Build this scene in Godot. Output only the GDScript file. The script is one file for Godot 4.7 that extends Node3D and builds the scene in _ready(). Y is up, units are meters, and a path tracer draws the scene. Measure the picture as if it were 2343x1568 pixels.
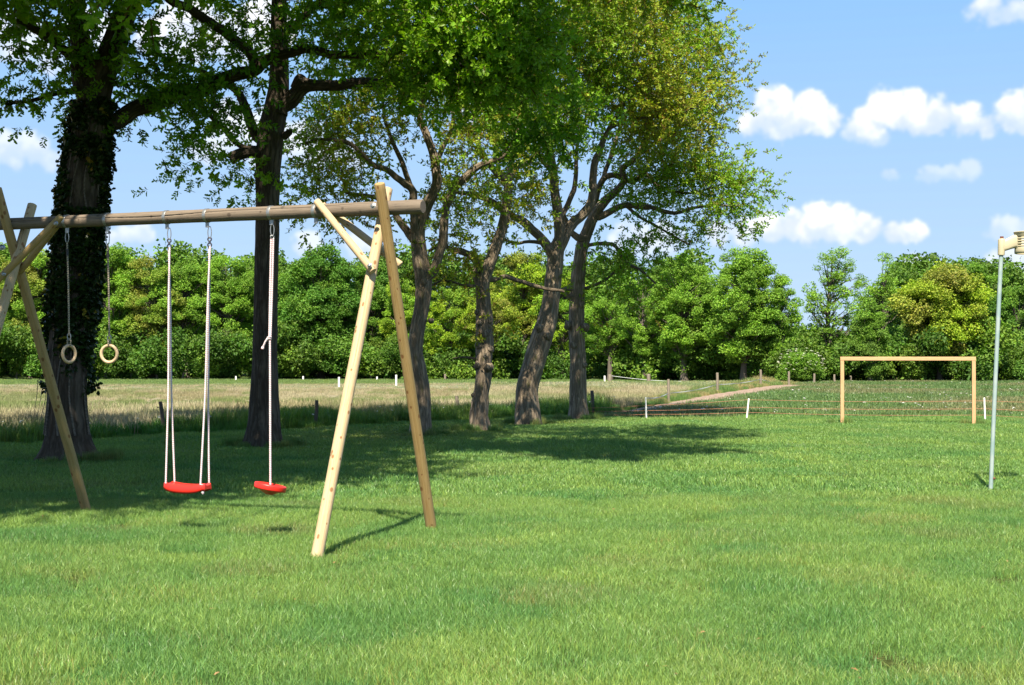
extends Node3D
# A playground swing frame on a lawn beside a row of old oaks; field, wood and meadow behind.
# Coordinates: x right, y up, -z away from the camera; "depth" below means -z in metres.

const FOCAL := 3396.0          # focal length in units of a picture 2342 wide
const EYE := 1.63
const TILT := 0.00707          # camera looks up by 0.4 degrees
const SUN_DIR := Vector3(0.10, -1.0, -0.69)

var taken := {}
var rng := RandomNumberGenerator.new()
var noise := FastNoiseLite.new()
var M := {}
var sprig_green: ArrayMesh
var sprig_green2: ArrayMesh
var sprig_catkin: ArrayMesh
var sprig_catkin2: ArrayMesh
var clump_meshes := []
var airy_meshes := []

# ---------------------------------------------------------------- survey: a sighting at a known depth gives a point
func spot(x: float, y: float, depth: float) -> Vector3:
	var up := (784.0 - y) / FOCAL
	var dy := up * cos(TILT) + sin(TILT)
	var dz := cos(TILT) - up * sin(TILT)
	return Vector3((x - 1171.0) / FOCAL / dz * depth, EYE + dy / dz * depth, -depth)

func on_ground(x: float, y: float) -> Vector3:
	var p := spot(x, y, 1.0)
	var d := EYE / (EYE - p.y)
	return Vector3(p.x * d, 0.0, -d)

# ---------------------------------------------------------------- mesh builder
class Builder:
	var v := PackedVector3Array()
	var n := PackedVector3Array()
	var uv := PackedVector2Array()
	var c := PackedColorArray()
	var i := PackedInt32Array()
	var colored := false

	func tri(a: int, b: int, d: int) -> void:
		var f := (v[b] - v[a]).cross(v[d] - v[a])
		if f.dot(n[a] + n[b] + n[d]) > 0.0:
			i.append_array([a, d, b])
		else:
			i.append_array([a, b, d])

	func vert(p: Vector3, nn: Vector3, t: Vector2, col := Color.WHITE) -> int:
		v.append(p); n.append(nn); uv.append(t); c.append(col)
		return v.size() - 1

	# rows of points; each row a PackedVector3Array of equal length; closed rows repeat their first point last
	func grid(rows: Array, uvs: Array, closed: bool, outward := 1.0) -> void:
		var m: int = rows[0].size()
		var first := v.size()
		for r in rows.size():
			var here: PackedVector3Array = rows[r]
			var below: PackedVector3Array = rows[max(r - 1, 0)]
			var above: PackedVector3Array = rows[min(r + 1, rows.size() - 1)]
			for k in m:
				var k0 := k - 1
				var k1 := k + 1
				if closed:
					if k0 < 0: k0 = m - 2
					if k1 > m - 1: k1 = 1
				else:
					k0 = max(k0, 0); k1 = min(k1, m - 1)
				var nn := (here[k1] - here[k0]).cross(above[k] - below[k]).normalized() * outward
				vert(here[k], nn, uvs[r][k])
		for r in rows.size() - 1:
			for k in m - 1:
				var a := first + r * m + k
				tri(a, a + 1, a + m)
				tri(a + 1, a + m + 1, a + m)

	func fan(ring: PackedVector3Array, nn: Vector3, scale_uv := 1.0) -> void:
		var mid := Vector3.ZERO
		for p in ring: mid += p
		mid /= ring.size()
		var side := (ring[0] - mid).normalized()
		var other := nn.cross(side)
		var c0 := vert(mid, nn, Vector2(0.5, 0.5))
		var f := v.size()
		for p in ring:
			vert(p, nn, Vector2(0.5 + (p - mid).dot(side) * scale_uv, 0.5 + (p - mid).dot(other) * scale_uv))
		for k in ring.size():
			tri(c0, f + k, f + (k + 1) % ring.size())

	func quad(a: Vector3, b: Vector3, d: Vector3, e: Vector3, nn: Vector3, u0 := Vector2.ZERO, u1 := Vector2.ONE) -> void:
		var q := vert(a, nn, u0)
		vert(b, nn, Vector2(u1.x, u0.y)); vert(d, nn, u1); vert(e, nn, Vector2(u0.x, u1.y))
		tri(q, q + 1, q + 2); tri(q, q + 2, q + 3)

	# a box with its corners given by a transform: x, y, z half sizes; chamfered along its long (y) edges
	func bar(t: Transform3D, h: Vector3, ch: float, uvs := 1.0) -> void:
		var prof := [Vector2(-h.x + ch, -h.z), Vector2(h.x - ch, -h.z), Vector2(h.x, -h.z + ch), Vector2(h.x, h.z - ch), Vector2(h.x - ch, h.z), Vector2(-h.x + ch, h.z), Vector2(-h.x, h.z - ch), Vector2(-h.x, -h.z + ch)]
		var around := 0.0
		var lo := PackedVector3Array()
		var hi := PackedVector3Array()
		for k in 8:
			var p: Vector2 = prof[k]
			var q: Vector2 = prof[(k + 1) % 8]
			var nn2 := Vector2(q.y - p.y, -(q.x - p.x)).normalized()
			var nn := (t.basis * Vector3(nn2.x, 0, nn2.y)).normalized()
			var l := p.distance_to(q)
			quad(t * Vector3(p.x, -h.y, p.y), t * Vector3(q.x, -h.y, q.y), t * Vector3(q.x, h.y, q.y), t * Vector3(p.x, h.y, p.y), nn, Vector2(around, 0) * uvs, Vector2(around + l, 2 * h.y) * uvs)
			around += l
			lo.append(t * Vector3(p.x, -h.y, p.y)); hi.append(t * Vector3(p.x, h.y, p.y))
		fan(lo, -t.basis.y.normalized(), uvs); fan(hi, t.basis.y.normalized(), uvs)

	func mesh(smooth := true) -> ArrayMesh:
		var a := []
		a.resize(Mesh.ARRAY_MAX)
		a[Mesh.ARRAY_VERTEX] = v
		if smooth: a[Mesh.ARRAY_NORMAL] = n
		a[Mesh.ARRAY_TEX_UV] = uv
		if colored: a[Mesh.ARRAY_COLOR] = c
		a[Mesh.ARRAY_INDEX] = i
		var am := ArrayMesh.new()
		am.add_surface_from_arrays(Mesh.PRIMITIVE_TRIANGLES, a)
		return am

# smooth curve through [Vector3, radius] pairs, about `step` metres between points
func smooth_path(p: Array, r: Array, step: float) -> Array:
	var op := []
	var orr := []
	for k in p.size() - 1:
		var a: Vector3 = p[max(k - 1, 0)]
		var b: Vector3 = p[k]
		var c: Vector3 = p[k + 1]
		var d: Vector3 = p[min(k + 2, p.size() - 1)]
		var cuts: int = max(1, int(b.distance_to(c) / step))
		for j in cuts:
			var t := float(j) / cuts
			op.append(b.cubic_interpolate(c, a, d, t))
			orr.append(lerpf(r[k], r[k + 1], t))
	op.append(p[-1]); orr.append(r[-1])
	return [op, orr]

# opts: lump (share of radius), lump_f (per metre), flare (root flare share), crack (depth of a drying crack), cap0, cap1, u0
func tube(b: Builder, p: Array, r: Array, seg: int, opts := {}) -> void:
	var rows := []
	var uvs := []
	var side := Vector3.ZERO
	var length := 0.0
	var lump: float = opts.get("lump", 0.0)
	var lf: float = opts.get("lump_f", 3.0)
	var flare: float = opts.get("flare", 0.0)
	var crack: float = opts.get("crack", 0.0)
	var ca: float = opts.get("crack_at", 1.0)
	var vs: float = opts.get("v_scale", 1.0)
	var us: float = opts.get("u_scale", 1.0)
	var u0: float = opts.get("u0", 0.0)
	var last := p.size() - 1
	for k in p.size():
		var here: Vector3 = p[k]
		var along: Vector3 = ((p[min(k + 1, last)] as Vector3) - (p[max(k - 1, 0)] as Vector3)).normalized()
		if k == 0:
			side = along.cross(Vector3(0, 0, 1) if abs(along.z) < 0.9 else Vector3(1, 0, 0)).normalized()
		else:
			length += here.distance_to(p[k - 1])
			side = (side - along * side.dot(along)).normalized()
		var other := along.cross(side)
		var row := PackedVector3Array()
		var uvr := PackedVector2Array()
		for s in seg + 1:
			var ang := TAU * (s % seg) / seg
			var dir := side * cos(ang) + other * sin(ang)
			var rr: float = r[k]
			if lump > 0.0:
				var q: Vector3 = (here + dir * rr) * lf
				rr *= 1.0 + lump * (noise.get_noise_3d(q.x * 130, q.y * 55, q.z * 130) + 0.5 * noise.get_noise_3d(q.x * 320, q.y * 120, q.z * 320))
			if flare > 0.0:
				rr *= 1.0 + flare * exp(-max(here.y, 0.0) / 0.22) * (0.25 + 0.75 * pow(0.5 + 0.5 * cos(ang * 5.0 + opts.get("flare_turn", 0.0) + 0.6 * sin(ang * 2.0)), 1.5))
			if crack > 0.0:
				var w := absf(wrapf(ang - ca - 0.35 * sin(length * 0.9) - 0.15 * sin(length * 3.7), -PI, PI))
				if w < 0.10: rr -= crack * (1.0 - w / 0.10)
			row.append(here + dir * rr)
			uvr.append(Vector2(u0 + float(s) / seg * us, length * vs))
		rows.append(row); uvs.append(uvr)
	b.grid(rows, uvs, true)
	if opts.get("cap0", true): 
		var ring: PackedVector3Array = rows[0].slice(0, seg)
		b.fan(ring, ((p[0] as Vector3) - (p[1] as Vector3)).normalized(), 4.0)
	if opts.get("cap1", true):
		var ring: PackedVector3Array = rows[last].slice(0, seg)
		b.fan(ring, ((p[last] as Vector3) - (p[last - 1] as Vector3)).normalized(), 4.0)

func torus(b: Builder, t: Transform3D, big: float, thin: float, seg := 28, ring := 10, stretch := 1.0) -> void:
	var rows := []
	var uvs := []
	for k in seg + 1:
		var a := TAU * k / seg
		var row := PackedVector3Array()
		var uvr := PackedVector2Array()
		for s in ring + 1:
			var q := TAU * s / ring
			row.append(t * Vector3((big + thin * cos(q)) * cos(a), (big * stretch + thin * cos(q)) * sin(a), thin * sin(q)))
			uvr.append(Vector2(float(k) / seg * 4.0, float(s) / ring))
		rows.append(row); uvs.append(uvr)
	b.grid(rows, uvs, true, -1.0)

func lathe(b: Builder, t: Transform3D, prof: Array, seg := 28) -> void:
	var rows := []
	var uvs := []
	for p in prof:
		var row := PackedVector3Array()
		var uvr := PackedVector2Array()
		for s in seg + 1:
			var a := TAU * s / seg
			row.append(t * Vector3(p.x * cos(a), p.y, -p.x * sin(a)))
			uvr.append(Vector2(float(s) / seg, p.y))
		rows.append(row); uvs.append(uvr)
	b.grid(rows, uvs, true)

# ---------------------------------------------------------------- naming
func numbered(called: String) -> String:
	taken[called] = taken.get(called, -1) + 1
	return called if taken[called] == 0 else "%s_%03d" % [called, taken[called]]

func tag(o: Node, label: String, category := "", group := "", kind := "") -> void:
	if label: o.set_meta("label", label)
	if category: o.set_meta("category", category)
	if group: o.set_meta("group", group)
	if kind: o.set_meta("kind", kind)

func thing(called: String, label: String, category: String, at := Vector3.ZERO, group := "") -> Node3D:
	var o := Node3D.new()
	o.name = numbered(called)
	add_child(o)
	o.position = at
	tag(o, label, category, group)
	return o

# geometry is given in world coordinates; a part of a thing is moved into the thing's own axes
func put(called: String, b: Builder, m: Material, parent: Node3D = null, smooth := true) -> MeshInstance3D:
	var o := MeshInstance3D.new()
	if parent == null:
		o.name = numbered(called)
		add_child(o)
	else:
		var shift := Vector3.ZERO
		var up: Node = parent
		while up != self:
			shift += (up as Node3D).position
			up = up.get_parent()
		for k in b.v.size(): b.v[k] -= shift
		o.name = called
		parent.add_child(o, true)
	o.mesh = b.mesh(smooth)
	o.material_override = m
	return o

func scatter(called: String, mesh: Mesh, m: Material, where: Array, tints: PackedColorArray, parent: Node3D = null) -> MultiMeshInstance3D:
	var shift := Vector3.ZERO
	var up: Node = parent
	while up != null and up != self:
		shift += (up as Node3D).position
		up = up.get_parent()
	var mm := MultiMesh.new()
	mm.transform_format = MultiMesh.TRANSFORM_3D
	mm.use_colors = true
	mm.mesh = mesh
	mm.instance_count = where.size()
	for k in where.size():
		var t: Transform3D = where[k]
		t.origin -= shift
		mm.set_instance_transform(k, t)
		mm.set_instance_color(k, tints[k])
	var o := MultiMeshInstance3D.new()
	o.multimesh = mm
	o.material_override = m
	if parent == null:
		o.name = numbered(called)
		add_child(o)
	else:
		o.name = called
		parent.add_child(o, true)
	o.set_meta("kind", "stuff")
	return o

func rf(a: float, b: float) -> float:
	return rng.randf_range(a, b)

func in_ball() -> Vector3:
	while true:
		var p := Vector3(rf(-1, 1), rf(-1, 1), rf(-1, 1))
		if p.length_squared() <= 1.0: return p
	return Vector3.ZERO

func facing(dir: Vector3, roll := 0.0) -> Basis:      # +y of the copy looks along dir
	var y := dir.normalized()
	var x := y.cross(Vector3(0.31, 0.2, 0.93)).normalized()
	return Basis(x, y, x.cross(y)) * Basis(Vector3.UP, roll)

# ---------------------------------------------------------------- materials
func lin(r: float, g: float, b: float) -> Color:      # a real-world base colour
	return Color(r, g, b).linear_to_srgb()

func plain(col: Color, rough := 0.8, spec := 0.5) -> StandardMaterial3D:
	var m := StandardMaterial3D.new()
	m.albedo_color = col
	m.roughness = rough
	m.metallic_specular = spec
	return m

func picture(im: Image) -> ImageTexture:
	return ImageTexture.create_from_image(im)

func noise_image(w: int, h: int, freq: float, sx: float, sy: float, seed_: int, octaves := 4) -> PackedFloat32Array:
	# tiles in both directions
	var f := FastNoiseLite.new()
	f.seed = seed_
	f.frequency = freq
	f.fractal_octaves = octaves
	var out := PackedFloat32Array()
	out.resize(w * h)
	for y in h:
		var b := TAU * y / h
		for x in w:
			var a := TAU * x / w
			out[y * w + x] = f.get_noise_3d(cos(a) * sx + 7.0 * cos(b) , sin(a) * sx + 5.0 * sin(b), 3.0 * cos(b) * sy + sy * sin(b) * 2.0)
	return out

func bark_material(tone: Color, tone2: Color, moss: Color, moss_share: float, seed_: int) -> StandardMaterial3D:
	# furrowed oak bark: plates between dark cracks running up the trunk
	var w := 256
	var h := 256
	var colr := Image.create(w, h, false, Image.FORMAT_RGB8)
	var hgt := Image.create(w, h, false, Image.FORMAT_RGB8)
	var f := FastNoiseLite.new()
	f.seed = seed_
	f.noise_type = FastNoiseLite.TYPE_CELLULAR
	f.cellular_return_type = FastNoiseLite.RETURN_DISTANCE2_SUB
	f.cellular_jitter = 1.0
	f.frequency = 1.0
	var g := FastNoiseLite.new()
	g.seed = seed_ + 5
	g.frequency = 1.0
	g.fractal_octaves = 4
	for y in h:
		for x in w:
			var a := TAU * x / w
			var b := TAU * y / h
			var wob := 0.5 * g.get_noise_2d(cos(b) * 1.5 + x * 0.02, sin(b) * 1.5)
			var ca := cos(a) * 2.6 + wob * 0.3
			var sa := sin(a) * 2.6 + wob * 0.3
			var d := f.get_noise_3d(ca, sa, cos(b) * 0.55 + sin(b) * 0.35)
			var ridge := smoothstep(-0.98, -0.55, d)
			var fine := g.get_noise_3d(ca * 4.0, sa * 4.0, cos(b) * 3.0) * 0.5 + 0.5
			var big := g.get_noise_3d(ca * 0.5 + 9.0, sa * 0.5, sin(b)) * 0.5 + 0.5
			var hh := clampf(ridge * 0.8 + fine * 0.25, 0.0, 1.0)
			var cc := tone.lerp(tone2, clampf(fine * 0.7 + big * 0.5 - 0.1, 0, 1))
			cc = cc.lerp(tone.darkened(0.35), 1.0 - ridge)
			if moss_share > 0.0: cc = cc.lerp(moss, clampf((big - 1.0 + moss_share) * 6.0, 0, 1) * (0.4 + 0.6 * fine))
			colr.set_pixel(x, y, cc.linear_to_srgb())
			hgt.set_pixel(x, y, Color(hh, hh, hh))
	var m := StandardMaterial3D.new()
	m.albedo_texture = picture(colr)
	m.heightmap_enabled = true
	m.heightmap_texture = picture(hgt)
	m.heightmap_scale = 2.2
	m.roughness = 0.95
	m.metallic_specular = 0.3
	return m

func log_material(base: Color, streak: Color, knot: Color, knots: int, seed_: int, crack_col: Color, rough_share := 0.0) -> StandardMaterial3D:
	# a peeled round pole: u runs round it, v along it (one repeat is two metres)
	var w := 128
	var h := 1024
	var r := RandomNumberGenerator.new()
	r.seed = seed_
	var g := FastNoiseLite.new()
	g.seed = seed_
	g.frequency = 1.0
	g.fractal_octaves = 4
	var spots := []
	for k in knots:
		spots.append([r.randf() * w, r.randf() * h, r.randf_range(2.5, 7.0)])
	var im := Image.create(w, h, false, Image.FORMAT_RGB8)
	var hg := Image.create(w, h, false, Image.FORMAT_RGB8)
	for y in h:
		var b := TAU * y / h
		for x in w:
			var pull := 0.0
			var hit := 0.0
			for s in spots:
				var dy: float = absf(y - s[1])
				dy = min(dy, h - dy)
				if dy > 60: continue
				var dx: float = wrapf(x - s[0], -w / 2.0, w / 2.0)
				var e: float = sqrt(dx * dx + dy * dy * 0.35) / s[2]
				hit = max(hit, 1.0 - smoothstep(0.6, 1.25, e))
				pull += exp(-e * e * 0.25) * signf(dx) * 2.5
			var a := TAU * (x + pull) / w
			var gr := g.get_noise_3d(cos(a) * 6.0, sin(a) * 6.0, cos(b) * 1.2 + sin(b) * 0.7) * 0.5 + 0.5
			var patch := g.get_noise_3d(cos(a) * 0.7 + 20, sin(a) * 0.7, cos(b) * 4.0 + sin(b) * 3.0) * 0.5 + 0.5
			var fine := g.get_noise_3d(cos(a) * 25.0, sin(a) * 25.0, cos(b) * 6.0) * 0.5 + 0.5
			var c := base.lerp(streak, clampf((gr - 0.42) * 2.4 * (0.4 + patch), 0, 1))
			c = c * (0.88 + 0.24 * fine)
			if rough_share > 0.0: c = c.lerp(crack_col, clampf((fine * 0.6 + gr * 0.6 - 0.72) * 4.0, 0, 1) * rough_share)
			c = c.lerp(knot, hit * 0.85)
			im.set_pixel(x, y, Color(c.r, c.g, c.b).linear_to_srgb())
			var hh := clampf(0.5 + (gr - 0.5) * 0.5 + (fine - 0.5) * 0.4 - hit * 0.2, 0, 1)
			hg.set_pixel(x, y, Color(hh, hh, hh))
	var m := StandardMaterial3D.new()
	m.albedo_texture = picture(im)
	m.heightmap_enabled = true
	m.heightmap_texture = picture(hg)
	m.heightmap_scale = 0.25
	m.roughness = 0.72
	m.metallic_specular = 0.35
	return m

func leaf_material(back: Color, rough := 0.45) -> StandardMaterial3D:
	var m := StandardMaterial3D.new()
	m.vertex_color_use_as_albedo = true
	m.cull_mode = BaseMaterial3D.CULL_DISABLED
	m.roughness = rough
	m.metallic_specular = 0.4
	m.backlight_enabled = true
	m.backlight = back
	return m

func rope_material(ground: Color, fleck: Color, share: float) -> StandardMaterial3D:
	# laid rope: slanting strands with a coloured marker yarn
	var im := Image.create(16, 32, false, Image.FORMAT_RGB8)
	var hg := Image.create(16, 32, false, Image.FORMAT_RGB8)
	for y in 32:
		for x in 16:
			var s := fposmod(y / 16.0 + x / 16.0, 1.0)
			var c := fleck if s < share else ground
			im.set_pixel(x, y, c)
			var hh := absf(sin(s * TAU))
			hg.set_pixel(x, y, Color(hh, hh, hh))
	var m := StandardMaterial3D.new()
	m.albedo_texture = picture(im)
	m.heightmap_enabled = true
	m.heightmap_texture = picture(hg)
	m.heightmap_scale = 0.2
	m.roughness = 0.85
	return m

func mottled(a: Color, b: Color, freq: float, rough: float, world_scale: float, bump: float, seed_: int) -> StandardMaterial3D:
	var nt := FastNoiseLite.new()
	nt.seed = seed_
	nt.frequency = freq
	nt.fractal_octaves = 5
	var im := nt.get_seamless_image(512, 512)
	var out := Image.create(512, 512, false, Image.FORMAT_RGB8)
	for y in 512:
		for x in 512:
			out.set_pixel(x, y, a.lerp(b, smoothstep(0.25, 0.75, im.get_pixel(x, y).r)).linear_to_srgb())
	var m := StandardMaterial3D.new()
	m.albedo_texture = picture(out)
	m.uv1_triplanar = true
	m.uv1_world_triplanar = true
	m.uv1_scale = Vector3.ONE * world_scale
	if bump > 0.0:
		m.heightmap_enabled = true
		m.heightmap_texture = picture(im)
		m.heightmap_scale = bump
	m.roughness = rough
	return m

func make_materials() -> void:
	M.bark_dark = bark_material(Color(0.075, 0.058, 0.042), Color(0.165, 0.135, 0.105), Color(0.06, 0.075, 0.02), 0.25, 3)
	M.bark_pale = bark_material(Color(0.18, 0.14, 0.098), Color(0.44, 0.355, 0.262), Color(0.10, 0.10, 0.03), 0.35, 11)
	M.branch = mottled(Color(0.08, 0.067, 0.053), Color(0.19, 0.16, 0.125), 0.03, 0.95, 1.5, 0.6, 4)
	M.branch_far = plain(lin(0.09, 0.075, 0.06), 0.95)
	M.pine = log_material(Color(0.54, 0.415, 0.255), Color(0.45, 0.31, 0.15), Color(0.24, 0.10, 0.03), 46, 21, Color(0.3, 0.2, 0.1))
	M.pine_warm = log_material(Color(0.42, 0.29, 0.125), Color(0.31, 0.195, 0.065), Color(0.19, 0.075, 0.025), 30, 33, Color(0.3, 0.2, 0.1), 0.15)
	M.beam = log_material(Color(0.20, 0.158, 0.118), Color(0.11, 0.085, 0.065), Color(0.08, 0.06, 0.045), 14, 42, Color(0.07, 0.055, 0.045), 0.6)
	M.goal = log_material(Color(0.62, 0.39, 0.21), Color(0.54, 0.31, 0.14), Color(0.40, 0.14, 0.05), 10, 51, Color(0.3, 0.2, 0.1))
	M.post_dark = log_material(Color(0.10, 0.085, 0.07), Color(0.05, 0.042, 0.036), Color(0.04, 0.03, 0.025), 6, 61, Color(0.03, 0.03, 0.03), 0.5)
	M.post_grey = log_material(Color(0.26, 0.22, 0.17), Color(0.16, 0.13, 0.10), Color(0.1, 0.08, 0.06), 6, 62, Color(0.08, 0.07, 0.06), 0.4)
	M.white_post = plain(lin(0.72, 0.72, 0.70), 0.5)
	M.tape = plain(lin(0.5, 0.53, 0.53), 0.5)
	M.wire = plain(lin(0.40, 0.16, 0.09), 0.6)
	M.steel = plain(lin(0.30, 0.31, 0.32), 0.42)
	M.steel.metallic = 0.75
	M.dark_steel = plain(lin(0.035, 0.035, 0.05), 0.4)
	M.black_tape = plain(lin(0.02, 0.02, 0.022), 0.6)
	M.ring = log_material(Color(0.62, 0.46, 0.29), Color(0.52, 0.36, 0.20), Color(0.5, 0.34, 0.2), 0, 71, Color(0.3, 0.2, 0.1))
	M.ring.roughness = 0.4
	M.rope = rope_material(lin(0.80, 0.76, 0.77), lin(0.60, 0.22, 0.27), 0.16)
	M.rope.uv1_scale = Vector3(1, 26, 1)
	M.hemp = rope_material(lin(0.50, 0.42, 0.30), lin(0.10, 0.09, 0.08), 0.36)
	M.hemp.uv1_scale = Vector3(1, 30, 1)
	M.red = plain(lin(0.58, 0.022, 0.014), 0.38)
	M.korf = plain(lin(0.42, 0.375, 0.25), 0.5)
	M.pole = mottled(Color(0.26, 0.37, 0.37), Color(0.37, 0.45, 0.44), 0.012, 0.45, 0.6, 0.0, 8)
	M.rust = mottled(Color(0.10, 0.035, 0.025), Color(0.20, 0.07, 0.04), 0.05, 0.9, 4.0, 0.3, 9)
	M.soil_path = mottled(Color(0.18, 0.12, 0.08), Color(0.34, 0.245, 0.175), 0.02, 0.97, 0.35, 1.5, 10)
	M.leaf = leaf_material(Color(0.95, 1.0, 0.55))
	M.leaf.albedo_color = lin(0.92, 0.90, 0.9)
	M.leaf_far = leaf_material(Color(0.80, 0.86, 0.45), 0.6)
	M.leaf_far.albedo_color = lin(1.0, 0.97, 0.95)
	M.ivy = leaf_material(Color(0.35, 0.42, 0.2), 0.35)
	M.ivy.albedo_color = lin(0.8, 0.8, 0.8)
	M.grass = leaf_material(Color(0.70, 0.80, 0.35), 0.38)
	M.grass.albedo_color = lin(0.80, 0.80, 0.80)
	M.straw = leaf_material(Color(0.6, 0.6, 0.5), 0.7)
	M.straw.albedo_color = lin(0.75, 0.75, 0.75)
	for k in ["pine", "pine_warm", "beam", "goal", "ring", "rope", "hemp", "post_grey", "pole", "soil_path"]: M[k].albedo_color = lin(0.8, 0.8, 0.8)
	for k in ["bark_dark", "bark_pale", "branch"]: M[k].albedo_color = lin(0.95, 0.95, 0.95)

# ---------------------------------------------------------------- foliage pieces
func leaf(b: Builder, base: Vector3, along: Vector3, flat: Vector3, length: float, wide: float, col: Color, oak := true) -> void:
	var y := along.normalized()
	var x := y.cross(flat).normalized()
	var z := x.cross(y)
	var shape := [[0.0, 0.03], [0.22, 0.30], [0.34, 0.22], [0.55, 0.50], [0.66, 0.30], [0.84, 0.36], [1.0, 0.06]] if oak else [[0.0, 0.04], [0.4, 0.5], [1.0, 0.02]]
	var f := b.v.size()
	for s in shape:
		var m: Vector3 = base + y * length * s[0] - z * length * 0.25 * s[0] * s[0]
		b.vert(m - x * wide * s[1] + z * wide * s[1] * 0.35, z, Vector2.ZERO, col)
		b.vert(m, z, Vector2.ZERO, col)
		b.vert(m + x * wide * s[1] + z * wide * s[1] * 0.35, z, Vector2.ZERO, col)
	for k in shape.size() - 1:
		var a := f + k * 3
		for j in 2:
			b.i.append_array([a + j, a + j + 1, a + j + 3, a + j + 1, a + j + 4, a + j + 3])

func make_sprig(seed_: int, leaves: int, size: float, length: float, catkins: int) -> ArrayMesh:
	rng.seed = seed_
	var b := Builder.new()
	b.colored = true
	var tw := Color(0.55, 0.33, 0.9)      # tints multiply the copy's colour: twigs come out brown
	for k in leaves:
		var t := float(k + 1) / leaves
		var base := Vector3(rf(-0.02, 0.02), length * t, rf(-0.02, 0.02))
		var a := k * 2.4 + rf(-0.4, 0.4)
		var out := Vector3(cos(a), rf(0.1, 0.9) + t * 0.6, sin(a))
		var g := rf(0.62, 0.98)
		leaf(b, base, out, Vector3(rf(-1, 1), rf(0.3, 1), rf(-1, 1)), size * rf(0.75, 1.2), size * rf(0.5, 0.66), Color(g * rf(0.72, 0.92), g, g * rf(0.65, 0.95)))
	for k in catkins:
		var base := Vector3(rf(-0.05, 0.05), length * rf(0.2, 0.9), rf(-0.05, 0.05))
		var hang := Vector3(rf(-0.3, 0.3), -1, rf(-0.3, 0.3))
		leaf(b, base, hang, Vector3(rf(-1, 1), 0.1, rf(-1, 1)), size * rf(0.7, 1.1), size * 0.2, Color(0.95, 0.52, 0.6) * rf(0.7, 1.0), false)
	# the twig itself
	leaf(b, Vector3.ZERO, Vector3.UP, Vector3(1, 0, 0), length, 0.02, Color(0.42, 0.2, 0.7), false)
	return b.mesh(false)

# a bough's worth of leaves within a unit ball, flatter below
func make_clump(seed_: int, leaves: int, size: float) -> ArrayMesh:
	rng.seed = seed_
	var b := Builder.new()
	b.colored = true
	for k in leaves:
		var p := in_ball()
		p = p.normalized() * pow(p.length(), 0.62)
		var edge := noise.get_noise_3d(p.x * 90 + seed_ * 31, p.y * 90, p.z * 90)
		p *= 0.88 + 0.7 * edge
		if p.y < -0.5: p.y *= 0.75
		p.y *= 0.9
		var g := rf(0.55, 1.0)
		leaf(b, p, Vector3(rf(-1, 1), rf(-0.8, 0.5), rf(-1, 1)), Vector3(rf(-1, 1), rf(0.0, 0.9), rf(-1, 1)), size * rf(0.7, 1.3), size * rf(0.6, 0.9), Color(g * rf(0.72, 0.98), g, g * rf(0.56, 0.96)), false)
	return b.mesh(false)

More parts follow.
